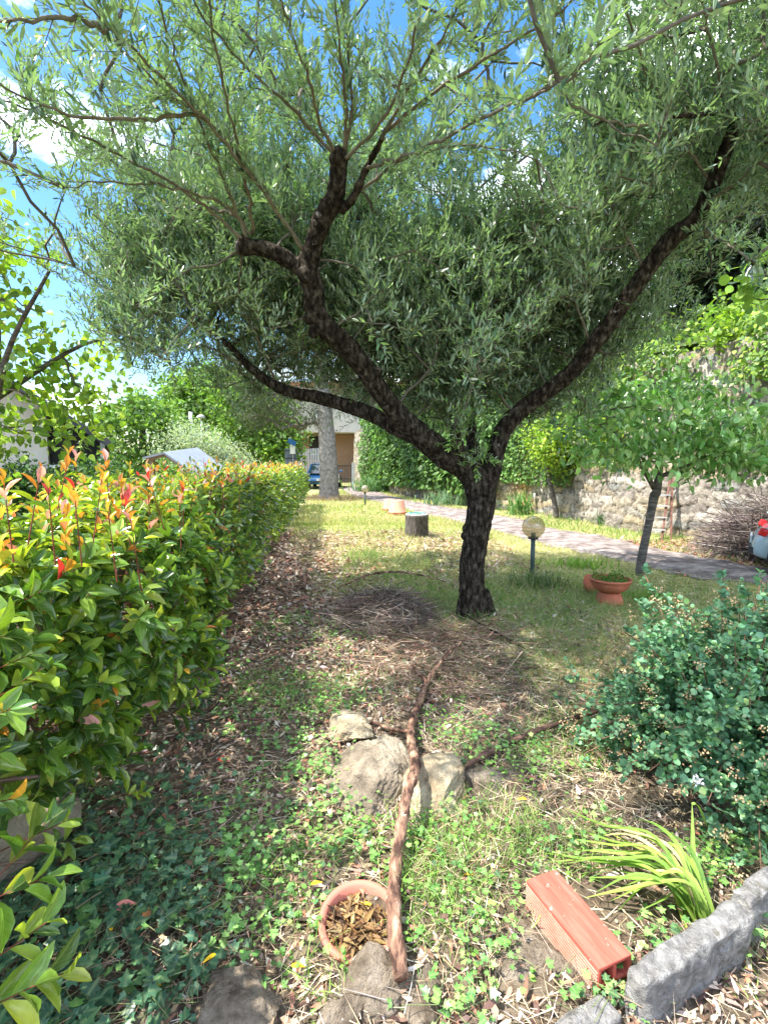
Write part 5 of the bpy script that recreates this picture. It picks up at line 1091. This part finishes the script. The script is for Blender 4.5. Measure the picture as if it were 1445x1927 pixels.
# ivy and shrubs on the wall
def on_wall(name, label, ylo, yhi, zlo, zhi, n, size, cols, thick=.25, cat='climbing plant', f=None, T=OVATEF, mat=None):
    c = MB(); k = (base[:, 1] > ylo) & (base[:, 1] < yhi); ii = np.where(k)[0]; i = rng.choice(ii, n); s = ss[i]; z = rng.uniform(zlo, zhi, n)
    q = np.stack([s, z * 1.4, 0 * z], 1); msk = .5 + .5 * wob(q, 1.6, len(label)); ok = msk > (f if f is not None else .35) * rng.uniform(.6, 1.2, n); i, z, s, msk = i[ok], z[ok], s[ok], msk[ok]; n = len(i)
    P = np.column_stack([base[i] + nr[i] * (rng.uniform(-.02, 1, n) * thick * (msk + .4))[:, None], z]); D = np.column_stack([nr[i] * .5, np.full(n, -.8)]) + rdir(n) * .8; l = size * rng.uniform(.7, 1.3, n)
    tone = 1 + .4 * wob(P, 2.0, 5)[:, None]
    leaves(c, T, P, D, np.column_stack([nr[i], np.full(n, .6)]) + rdir(n) * .5, l, l * .75, np.clip(pick(n, cols, .15) * tone, .01, .9)); st = MB(); m = n // 60
    A = P[:m] - np.column_stack([nr[i[:m]] * .05, np.zeros(m)]); prisms(st, A, A + np.column_stack([rng.normal(size=(m, 2)) * .1, rng.uniform(.2, .5, m)]), .006, .004, 3, (.15, .11, .08))
    t = thing(name, label, cat, (float(P[:, 0].mean()), float(P[:, 1].mean()), 0)); c.build('foliage', mat or M_far, t); tag(st.build('stems', M_twig, t), kind='stuff'); return t
on_wall('ivy_plant', 'dense dark green ivy covering the far stretch of the stone wall', 16.2, 31, .5, 4.3, 17000, .16, [(.06, .13, .03), (.09, .19, .045), (.14, .26, .06)], .7, f=.12)
on_wall('ivy_plant', 'bright green creeper on the wall behind the thin leaning trunk with the lime crown', 13.0, 17.0, .9, 4.2, 7000, .10, [(.10, .2, .05), (.16, .28, .06), (.07, .14, .04)], .35, f=.28)
on_wall('ivy_plant', 'yellow-green creeper hanging over the top of the wall above the cherry tree', 6.5, 13.5, 2.9, 3.95, 7000, .085, [(.26, .38, .05), (.18, .3, .06), (.10, .2, .05)], .45, f=.5)
on_wall('ivy_plant', 'sparse patches of small green creeper in the joints of the near wall', 7.0, 13.5, 1.4, 3.2, 2600, .07, [(.12, .22, .06), (.2, .32, .07)], .15, f=.62)
for (yv, dd, z, rx, rz, cols, nl, lb) in (
        (12.5, 1.2, 4.2, 1.9, .75, G1, 34, 'bright green bushy shrub on the terrace above the wall, beyond the cherry tree'),
        (9.2, 1.0, 3.9, 1.3, .45, [(.24, .38, .06), (.32, .46, .07), (.15, .28, .05)], 34, 'yellow-green shrub on the terrace above the stone wall by the metal pole'),
        (18, 1.6, 4.7, 2.6, 1.3, G1 + G2, 30, 'mixed green shrub on the terrace above the ivy-covered wall'),
        (24, 1.6, 4.9, 3.2, 1.7, G1 + G2, 30, 'large green shrub on the terrace nearest the garden end')):
    p, nn_ = wall_pt(yv); q = p - nn_ * dd
    leaf_tree('terrace_shrub', lb, 'shrub', (q[0], q[1], WH + .1), None, [((q[0], q[1], z, rx, rx * .7, rz), 1)], int(90 * rx), nl, .12, cols, spread=.24, group='shrubs on the terrace above the wall')
# dark evergreen high on the terrace, pole, leafy lime tree
leaf_tree('evergreen_tree', 'tall dark evergreen tree on the terrace high above the stone wall', 'tree', (8.6, 12.6, 4.0), [[(8.6, 12.6, 3.8, .25), (8.6, 12.6, 7, .2), (8.8, 12.6, 10, .1)]], [((8.5, 12.5, 6.6, 2.2, 1.5, 1.7), 1), ((10.6, 12.2, 6.6, 2.2, 1.5, 2.0), .8), ((8.9, 13.5, 9, 2.6, 2, 2.4), .5)], 460, 70, .17, [(.010, .018, .010), (.015, .026, .013), (.02, .034, .016)], spread=.34, tone=.2, wr=.3)
leaf_tree('evergreen_tree', 'second dark evergreen on the terrace, farther along the hillside', 'tree', (11, 19, 5), [[(11, 19, 4.5, .25), (11, 19, 10, .1)]], [((10.5, 19, 9.5, 3.4, 2.6, 4.0), 1)], 300, 50, .22, [(.03, .055, .022), (.05, .08, .03)], spread=.5, tone=.25)
p = W(1402, 600, 9.6); pole = thing('metal_pole', 'slim pale metal pole standing on the terrace against the dark evergreen', 'pole', (p[0], 9.6, WH))
tube(MB(), [(p[0], 9.6, 3.7), (p[0], 9.6, W(1402, 500, 9.6)[2])], [.045, .04], 12, 1).build('shaft', M_grey, pole); box(MB(), (p[0] + .13, 9.6, W(1402, 520, 9.6)[2]), (.2, .08, .34)).build('box', M_greyblue, pole, smooth=False)
leaf_tree('linden_tree', 'overhanging tree bough with rounded pale lime leaves beside the dark evergreen', 'tree', (5.9, 5.0, 0), [[(6.6, 5.0, 0, .12), (6.5, 5, 2, .10), (6.2, 5.1, 3.4, .07), (5.3, 5.5, 4.1, .03), (4.4, 5.8, 4.3, .015)], [(6.3, 5.05, 3.0, .05), (5.4, 5.6, 3.4, .02), (4.6, 5.9, 3.3, .01)]],
    [((5.1, 5.7, 4.15, .65, .5, .3), .6), ((4.55, 5.9, 3.55, .5, .4, .3), .3), ((5.6, 5.4, 3.6, .6, .5, .4), .35)], 90, 15, .11, [(.24, .40, .10), (.32, .48, .13), (.18, .32, .08)], spread=.13, T=ROUND, mat=M_leaf, wr=.85, droop=.4, r_tip=.004)
# irises and the low plants along the wall foot
def strappy(name, label, x, y, n, h_, w, cols, sp, flowers=None, cat='plant'):
    t = thing(name, label, cat, (x, y, 0)); mb = MB(); P = np.column_stack([x + rng.normal(size=n) * sp, y + rng.normal(size=n) * sp * .6, np.full(n, -.01)]); D = rdir(n, 1.6) + (0, 0, 1.3)
    for B_ in BL: 
        m = rng.uniform(size=n) < .4; 
        if m.any(): leaves(mb, B_, P[m], D[m], rdir(m.sum()), h_ * rng.uniform(.6, 1.1, m.sum()), w, pick(m.sum(), cols))
    mb.build('strap_leaves', M_grass, t)
    if flowers is not None:
        mb = MB(); n = 110; F0 = np.array([x + .12, y - .05, h_ * .95]) + rng.normal(size=(7, 3)) * (.10, .06, .06); Q = np.repeat(F0, 16, 0) + rng.normal(size=(112, 3)) * .02; leaves(mb, ROUND, Q, rdir(112, .3), rdir(112), .05, .04, pick(112, [flowers], .1)); mb.build('flowers', M_dry, t)
        st = MB(); prisms(st, F0 * (1, 1, 0), F0, .004, .003, 4, (.1, .2, .05)); st.build('stalks', M_twig, t)
IR = [(.10, .24, .07), (.16, .32, .10), (.2, .36, .14)]
x, y = at(982, 968); strappy('iris_clump', 'tall upright green iris leaves at the wall foot next to the ivy', x, y, 110, .78, .035, IR, .16)
x, y = at(855, 950); strappy('iris_clump', 'spreading grey-green iris leaves at the wall foot behind the olive fork', x, y, 220, .6, .035, [(.16, .28, .16), (.22, .34, .2)], .5)
x, y = at(705, 925); strappy('iris_clump', 'far clump of green iris leaves below the ivy near the iron gate', x, y, 260, .9, .05, [(.10, .22, .09), (.15, .28, .12)], .6)
x, y = at(1140, 990); strappy('flowering_plant', 'dark iris leaves with a few pinkish red flowers at the wall foot', x, y, 60, .46, .03, [(.05, .12, .05), (.1, .2, .08)], .12, (.75, .12, .12))
x, y = at(1095, 1068); strappy('lawn_plant', 'low clump of bright green strappy leaves in the lawn beyond the terracotta bowl', x, y, 130, .18, .016, [(.2, .38, .05), (.28, .46, .07)], .22)
x, y = at(1012, 1105); strappy('lawn_plant', 'dark grassy tuft growing round the foot of the nearer globe lamp', x, y, 420, .24, .007, [(.08, .16, .05), (.16, .25, .09), (.35, .34, .2)], .16)
x, y = at(1213, 1130); strappy('lawn_plant', 'small upright green tuft beside the terracotta bowl', x, y, 70, .17, .010, [(.2, .36, .07), (.28, .42, .1)], .07)

# ---------------------------------------------------------------- brush piles
def brush(name, label, c, r, h_, n, cols, L, mat=None, lie=.25, flatdir=None):
    t = thing(name, label, 'brush pile', (c[0], c[1], 0), kind=None); mb = MB(); a = rng.uniform(0, 6.28, n); q = np.sqrt(rng.uniform(size=n)); x = c[0] + np.cos(a) * q * r[0]; y = c[1] + np.sin(a) * q * r[1]
    z = h_ * (1 - q ** 2) * rng.uniform(.15, 1.0, n) + .02; D = rdir(n) * (1, .8 if flatdir is None else flatdir, lie); D = nrm(D); l = rng.uniform(.4, 1.2, n) * L; P = np.column_stack([x, y, z]); A = P - D * l[:, None] / 2; B = P + D * l[:, None] / 2
    A[:, 2] = np.maximum(A[:, 2], .01); B[:, 2] = np.maximum(B[:, 2], .01); M1 = (A + B) / 2 + rdir(n) * l[:, None] * .07; rr = rng.uniform(.0015, .0055, n) * (L / .6) ** .5; cl = pick(n, cols, .2)
    prisms(mb, A, M1, rr, rr * .8, 4, cl); prisms(mb, M1, B, rr * .8, rr * .4, 4, cl); s1 = M1 + nrm(D + rdir(n)) * l[:, None] * .3; prisms(mb, M1, s1, rr * .6, rr * .3, 3, cl)
    tag(mb.build('twigs', M_twig, t), kind='stuff'); return t
BR = [(.22, .17, .14), (.33, .27, .23), (.13, .10, .085), (.44, .38, .33)]
brush('brush_pile', 'low heap of dry purplish-brown twigs in front of the olive trunk', (-.02, 4.75), (.5, .66), .27, 1100, [(.17, .125, .10), (.26, .20, .165), (.10, .075, .06), (.38, .32, .27)], .42)
brush('brush_pile', 'big heap of cut grey-brown brushwood against the stone wall beside the pale car', (6.15, 8.0), (.78, .66), .92, 2200, [(.19, .15, .13), (.30, .25, .23), (.11, .085, .08)], 1.15, lie=.35)
t = brush('brush_pile', 'loose scatter of thin tan twigs over the ground between the stones and the olive trunk', (.5, 3.8), (.7, .75), .08, 240, [(.28, .19, .13), (.42, .32, .23), (.18, .11, .08)], .5, lie=.18)
stick('fallen_branch', [(640, 1105, .10), (690, 1083, .2), (740, 1076, .24), (790, 1082, .2), (840, 1095, .1)], [.006, .012, .013, .010, .005], 27, 'bowed thin branch arching over the top of the low twig heap', M_stickb)
stick('fallen_branch', [(868, 1150, .1), (905, 1175, .06), (950, 1200, .04), (1000, 1228, .03)], [.006, .008, .007, .004], 28, 'dark straight twig lying across the foot of the olive trunk', M_bark)
stick('fallen_branch', [(800, 1290, .05), (835, 1240, .1), (880, 1200, .12), (930, 1175, .12)], [.009, .008, .006, .003], 29, 'reddish thin branch curving from the end of the long stick to the trunk foot', M_stickb)
stick('fallen_branch', [(745, 1060, .02), (765, 1030, .15), (785, 1000, .3)], [.006, .005, .003], 30, 'single thin twig sticking up from the lawn in front of the stump', M_bark)

# ---------------------------------------------------------------- ground cover (uncountable)
def dens_blobs(px, py, bl):
    d = np.zeros(len(px))
    for cx, cy, rx, ry, w in bl: d = np.maximum(d, w * np.exp(-(((px - cx) / rx) ** 2 + ((py - cy) / ry) ** 2) ** 1.5 * .7))
    return d
def scatter(n, x0, x1, y0, y1): return rng.uniform(x0, x1, n), y0 + (y1 - y0) * rng.uniform(size=n)
keepout = [(*at(676, 1745), .13, .13), (cx, cy, .12, .17)]
def clear(x, y):
    k = np.ones(len(x), bool)
    for a, b, r1, r2 in keepout: k &= ((x - a) / r1) ** 2 + ((y - b) / r2) ** 2 > 1
    return k
def on_path(x, y): 
    l = np.interp(y, [p[1] for p in PL], [p[0] for p in PL]); r = np.interp(y, [p[1] for p in PR], [p[0] for p in PR]); return (x > l + .03) & (x < r - .05) & (y > 5.2)
# leaf litter
def litter(n, x0, x1, y0, y1, fn, cols, Lr, T, name, label, cat, flat=.25, wr=.32, ratio=1.0, mat=None):
    x, y = scatter(n, x0, x1, y0, y1); px, py, dp = proj(np.column_stack([x, y, hgt(x, y)])); k = (rng.uniform(size=n) < fn(x, y, px, py)) & clear(x, y); x, y = x[k], y[k]; m = len(x)
    D = rdir(m); D[:, 2] *= flat; l = rng.uniform(*Lr, m) * np.clip(y / 3.2, 1, 2.2); mb = MB(); leaves(mb, T, np.column_stack([x, y, hgt(x, y) + rng.uniform(.004, .028, m)]), D, rdir(m, 3), l, l * wr * rng.uniform(.7, 1.3, m), pick(m, cols, .22), rng.uniform(.6, 1.8))
    o = mb.build(name, mat or M_dry); return tag(o, label, cat, kind='stuff')
LB = [(.22, .14, .10), (.33, .23, .16), (.46, .35, .26), (.13, .08, .06), (.58, .49, .40), (.36, .17, .11)]
def f_lit(x, y, px, py):
    hd = x - face_x(y); s = np.clip(1.35 - hd / (1.25 + .15 * np.sin(y * 2)), 0, 1) * np.clip((12 - y) / 4, 0, 1) * np.clip((y - 1.6) * .8, .35, 1); c = .5 + .5 * wob(np.column_stack([x, y, x * 0]) * 2.2, 2, 4)
    return np.clip(s * (.5 + c) + .55 * np.exp(-(((x - .2) / 1.1) ** 2 + ((y - 3.9) / 1.0) ** 2)) + .42 * c, 0, 1)
litter(90000, -2.6, 2.2, 1.05, 11, f_lit, LB, (.022, .055), OVATEF, 'leaf_litter', 'brown and purplish dead leaves carpeting the strip beside the hedge', 'leaf litter')
litter(7000, 3.9, 7.2, 6.5, 9.6, lambda x, y, px, py: ((~on_path(x, y)) & (py < 1085)) * .9, [(.34, .15, .10), (.42, .24, .17), (.24, .12, .08), (.5, .36, .28)], (.03, .06), OVATEF, 'leaf_litter', 'reddish dead leaves lying at the foot of the brushwood heap by the wall', 'leaf litter')
litter(24000, -.9, 1.7, 1.05, 4.4, lambda x, y, px, py: .35 + .5 * dens_blobs(px, py, [(1150, 1480, 170, 80, 1), (1000, 1380, 120, 50, .8), (480, 1480, 130, 60, .9), (620, 1860, 130, 80, .6)]), [(.62, .50, .34), (.72, .62, .46), (.45, .33, .20), (.56, .40, .26)], (.05, .14), BLF, 'straw', 'pale dry straw stalks scattered over the bed', 'straw', .16, .03)
def f_lawn(x, y, px, py):
    c = .5 + .5 * wob(np.column_stack([x, y, x * 0]) * 1.5, 2, 44); a = np.clip((y + 1.1 * x * .5 - 4.6 + (c - .5) * 1.6) * .8, 0, 1) * (x - face_x(y) > .18 + .6 * np.exp(-(y - 5) ** 2 / 9)); right = (x > 1.0) * np.clip((y - 3.0), 0, 1); return np.clip(np.maximum(a, right) * (.35 + .9 * c), 0, 1)
litter(26000, -2.4, 5.2, 4.2, 11, lambda x, y, px, py: (~on_path(x, y)) * f_lawn(x, y, px, py) * .8, [(.66, .56, .36), (.74, .66, .46), (.5, .4, .24)], (.03, .08), BLF, 'straw', 'pale mown straw lying over the lawn', 'straw', .2, .05)
litter(2600, .6, 2.2, .9, 1.45, lambda x, y, px, py: (px > 1150) & (py > 1780), LB, (.02, .04), OVATEF, 'leaf_litter', 'dark brown leaf litter outside the granite kerb', 'leaf litter')
# ivy carpet
ivb = [(230, 1720, 230, 190, 1.5), (120, 1850, 230, 150, 1.5), (430, 1620, 160, 100, .8), (370, 1840, 170, 80, .7), (560, 1440, 90, 60, .5), (600, 1500, 70, 80, .5), (650, 1610, 120, 40, .5), (520, 1740, 90, 110, .5), (850, 1620, 60, 90, .6), (895, 1820, 60, 90, .9), (1130, 1870, 90, 45, 1.3), (1060, 1800, 40, 60, 1.0), (1000, 1705, 40, 45, .8), (1230, 1780, 50, 50, .7), (1370, 1620, 60, 50, 1.2), (450, 1300, 100, 50, .22), (420, 1370, 100, 50, .22), (860, 1900, 70, 60, .9), (1060, 1600, 60, 30, .8), (1100, 1560, 50, 30, .5), (890, 1400, 60, 30, .5), (980, 1430, 50, 30, .5), (620, 1330, 70, 30, .5), (500, 1160, 70, 40, .3), (1430, 1780, 30, 60, .8)]
def f_ivy(x, y, px, py): c = .5 + .5 * wob(np.column_stack([x, y, x * 0]) * 5, 2, 14); return np.clip(dens_blobs(px, py, ivb) * (.15 + 1.3 * c), 0, 1)
n = 26000; x, y = scatter(n, -1.5, 1.9, 1.0, 4.2); px, py, dp = proj(np.column_stack([x, y, hgt(x, y)])); k = (rng.uniform(size=n) < f_ivy(x, y, px, py) * .95) & clear(x, y); x, y, px = x[k], y[k], px[k]; m = len(x)
a = rng.uniform(0, 6.28, m); D = np.column_stack([np.cos(a), np.sin(a), rng.normal(size=m) * .25]); N = rdir(m) * .45 + (-.05, -.25, 1.0); z = hgt(x, y) + .02 + rng.uniform(0, .05, m) + .03 * np.clip(wob(np.column_stack([x, y, x * 0]), 9, 3), 0, 1)
big = np.clip(1.15 - (px - 100) / 900, .62, 1.1); l = .036 * big * rng.uniform(.55, 1.3, m); hedge_shade = (px < 420)[:, None]
col = np.where(hedge_shade, pick(m, [(.035, .095, .055), (.05, .135, .07), (.08, .18, .075), (.13, .27, .07)], .15, p=[.4, .35, .18, .07]), pick(m, [(.10, .25, .06), (.16, .34, .08), (.24, .44, .12), (.06, .15, .06), (.34, .5, .14)], .14, p=[.25, .32, .2, .15, .08]))  # hedge-side leaves get darker greens: the hedge's shade put into their colour
mb = MB(); leaves(mb, IVY, np.column_stack([x, y, z]), D, N, l, l * rng.uniform(.8, 1.05, m), col, 1.0); tag(mb.build('ivy_ground_cover', M_ivy), 'ivy with green lobed leaves creeping over the bed, hedge shade painted in', 'ivy', kind='stuff')
A = np.column_stack([x, y, z - .01])[:2400]; d = rdir(len(A)) * (1, 1, .1); mb = MB(); prisms(mb, A, A + d * .1, .0014, .001, 3, pick(len(A), [(.3, .2, .13), (.2, .24, .1)])); tag(mb.build('ivy_runners', M_twig), 'thin trailing ivy runners under the ivy leaves', 'ivy', kind='stuff')
# little round-leaved weeds
wb_ = [(690, 1600, 150, 55, 1.1), (560, 1560, 130, 90, .6), (840, 1650, 110, 90, .7), (1000, 1660, 90, 60, .5), (620, 1210, 90, 40, .6), (560, 1190, 60, 30, .7), (690, 1110, 120, 30, .4), (550, 1330, 120, 70, .4), (1000, 1450, 90, 40, .5), (740, 1700, 60, 60, .7), (480, 1680, 100, 120, .5), (900, 1760, 80, 60, .5), (860, 1380, 70, 40, .5), (1330, 1660, 60, 60, 1.0), (600, 1790, 100, 80, .4)]
def weeds(n, fn, Lr, T, cols, name, label, zr=(.005, .06), x0=-1.5, x1=2.0, y0=1.0, y1=5, up=.6, wr=.7):
    x, y = scatter(n, x0, x1, y0, y1); px, py, dp = proj(np.column_stack([x, y, hgt(x, y)])); k = (rng.uniform(size=n) < fn(x, y, px, py)) & clear(x, y); x, y = x[k], y[k]; m = len(x)
    q = 6; X = np.repeat(np.column_stack([x, y, hgt(x, y)]), q, 0); a = rng.uniform(0, 6.28, m * q); D = np.column_stack([np.cos(a), np.sin(a), rng.uniform(.0, 1, m * q) * up]); X = X + D * .018 + np.column_stack([np.zeros((m * q, 2)), rng.uniform(*zr, m * q)]); l = rng.uniform(*Lr, m * q)
    mb = MB(); leaves(mb, T, X, D, rdir(m * q) * .3 + (0, -.1, 1), l, l * wr, pick(m * q, cols, .15)); tag(mb.build(name, M_grass), label, 'weeds', kind='stuff')
weeds(8000, lambda x, y, px, py: dens_blobs(px, py, wb_) * np.clip(.1 + 1.2 * (.5 + .5 * wob(np.column_stack([x, y, x * 0]) * 4, 2, 6)), 0, 1), (.010, .024), SMALL, [(.18, .36, .07), (.26, .46, .1), (.12, .26, .06)], 'clover_and_weeds', 'low bright green small-leaved weeds between the stones')
# grass blades: bed tufts, lawn, long soft grass
def grass(n, x0, x1, y0, y1, fn, cols, Hr, w, name, label, near=True, p=None, lean=.8):
    x = rng.uniform(x0, x1, n); u = rng.uniform(size=n); y = y0 + (y1 - y0) * u ** (1.0 if near else 1.5); px, py, dp = proj(np.column_stack([x, y, hgt(x, y)])); k = (rng.uniform(size=n) < fn(x, y, px, py)) & clear(x, y) & ~on_path(x, y) & (x > face_x(y) + .1); x, y = x[k], y[k]; m = len(x)
    X = np.column_stack([x, y, hgt(x, y) - .004]); D = rdir(m, .0) * (lean, lean, .2) + (0, 0, 1.0); sc_ = np.clip(y / 4, 1, 3.2); H_ = rng.uniform(*Hr, m) * np.clip(sc_ ** .35, 1, 1.6); cl = pick(m, cols, .18, p=p); pt = np.clip(.5 + 1.1 * wob(np.column_stack([x, y, x * 0]) * 1.2, 2.4, 91), 0, 1)[:, None] * (0 if near else .75); cl = cl * (1 - pt) + np.array((.62, .55, .33)) * pt * rng.uniform(.75, 1.15, (m, 1)); mb = MB()
    if near:
        t = rng.integers(0, 3, m)
        for q in range(3): s_ = t == q; leaves(mb, BL[q], X[s_], D[s_], rdir(s_.sum()), H_[s_], w * sc_[s_], cl[s_])
    else: leaves(mb, BLF, X, D, rdir(m), H_, w * sc_, cl)
    return tag(mb.build(name, M_grass), label, 'grass', kind='stuff')
LC = [(.34, .42, .10), (.52, .52, .22), (.66, .60, .34), (.24, .38, .08), (.17, .31, .09)]
grass(150000, -3.2, 6.5, 2.9, 13.5, f_lawn, LC, (.025, .085), .0042, 'lawn_grass', 'dry yellow-green lawn grass between the hedge and the path', False, p=[.28, .25, .15, .2, .12])
grass(26000, -3.2, 4.5, 12, 27, lambda x, y, px, py: (x < np.interp(y, [14, 18.5, 22, 27], [3.5, 2, .8, .3])) * 1.0, LC, (.04, .1), .008, 'lawn_grass', 'far end of the dry yellow-green lawn below the conifer', False)
grass(60000, -.6, 3.4, 3.0, 8.2, lambda x, y, px, py: np.clip(dens_blobs(px, py, [(690, 1030, 110, 60, .5), (960, 1150, 200, 50, .8), (1050, 1230, 110, 60, .8), (700, 1010, 60, 60, .8), (1190, 1140, 120, 40, .5), (800, 1140, 110, 40, .7), (860, 1280, 120, 40, .3)]) * (.2 + 1.3 * (.5 + .5 * wob(np.column_stack([x, y, x * 0]) * 4, 2, 31))), 0, 1), [(.12, .24, .06), (.20, .34, .09), (.42, .40, .20), (.26, .38, .14)], (.05, .15), .0032, 'long_grass', 'longer soft green grass around the olive trunk and the lamp', True, lean=1.2)
grass(42000, -1.0, 1.9, 1.05, 3.4, lambda x, y, px, py: np.clip(dens_blobs(px, py, [(830, 1640, 110, 110, 1), (1000, 1590, 130, 60, 1), (700, 1600, 120, 40, .6), (860, 1730, 120, 60, .6), (620, 1850, 60, 70, .3), (1080, 1400, 120, 60, .5), (560, 1300, 150, 40, .35), (1440, 1850, 60, 60, .4), (600, 1720, 120, 120, .22), (900, 1540, 120, 40, .5)]) * (.3 + 1.1 * (.5 + .5 * wob(np.column_stack([x, y, x * 0]) * 7, 2, 35))), 0, 1), [(.22, .40, .08), (.32, .50, .12), (.5, .5, .25), (.16, .3, .07)], (.035, .12), .0034, 'long_grass', 'fine bright green grass between the stones and the brick', True, lean=1.0)
grass(5000, 3.5, 7.2, 7, 20, lambda x, y, px, py: (x > np.interp(y, [p[1] for p in PR], [p[0] for p in PR])) * .8, [(.2, .32, .08), (.14, .26, .07), (.3, .36, .12)], (.05, .16), .006, 'verge_grass', 'strip of rough green grass between the path and the wall foot')
# fine twigs on the bed
n = 3200; x, y = scatter(n, -1.6, 2.0, 1.05, 5.2); k = clear(x, y); x, y = x[k], y[k]; n = len(x); A = np.column_stack([x, y, hgt(x, y) + rng.uniform(.01, .04, n)]); D = rdir(n) * (1, 1, .1); l = rng.uniform(.02, .16, (n, 1)); mb = MB(); cl = pick(n, BR + [(.5, .4, .3)], .2); Mi = A + D * l * .5 + rdir(n) * l * .06
prisms(mb, A, Mi, .0016, .0013, 4, cl); prisms(mb, Mi, A + D * l, .0013, .0007, 4, cl); tag(mb.build('twig_litter', M_twig), 'small broken twigs strewn over the bed', 'twig litter', kind='stuff')
# a few sparse pebbles
n = 500; x, y = scatter(n, -.6, 1.4, 1.1, 3.0); mb = MB(); leaves(mb, ROUND, np.column_stack([x, y, hgt(x, y) + .006]), rdir(n), rdir(n, 4), rng.uniform(.006, .014, n), .01, pick(n, [(.45, .4, .32), (.3, .26, .2)])); tag(mb.build('grit', M_dry), 'pale grit specks on the soil', 'grit', kind='stuff')
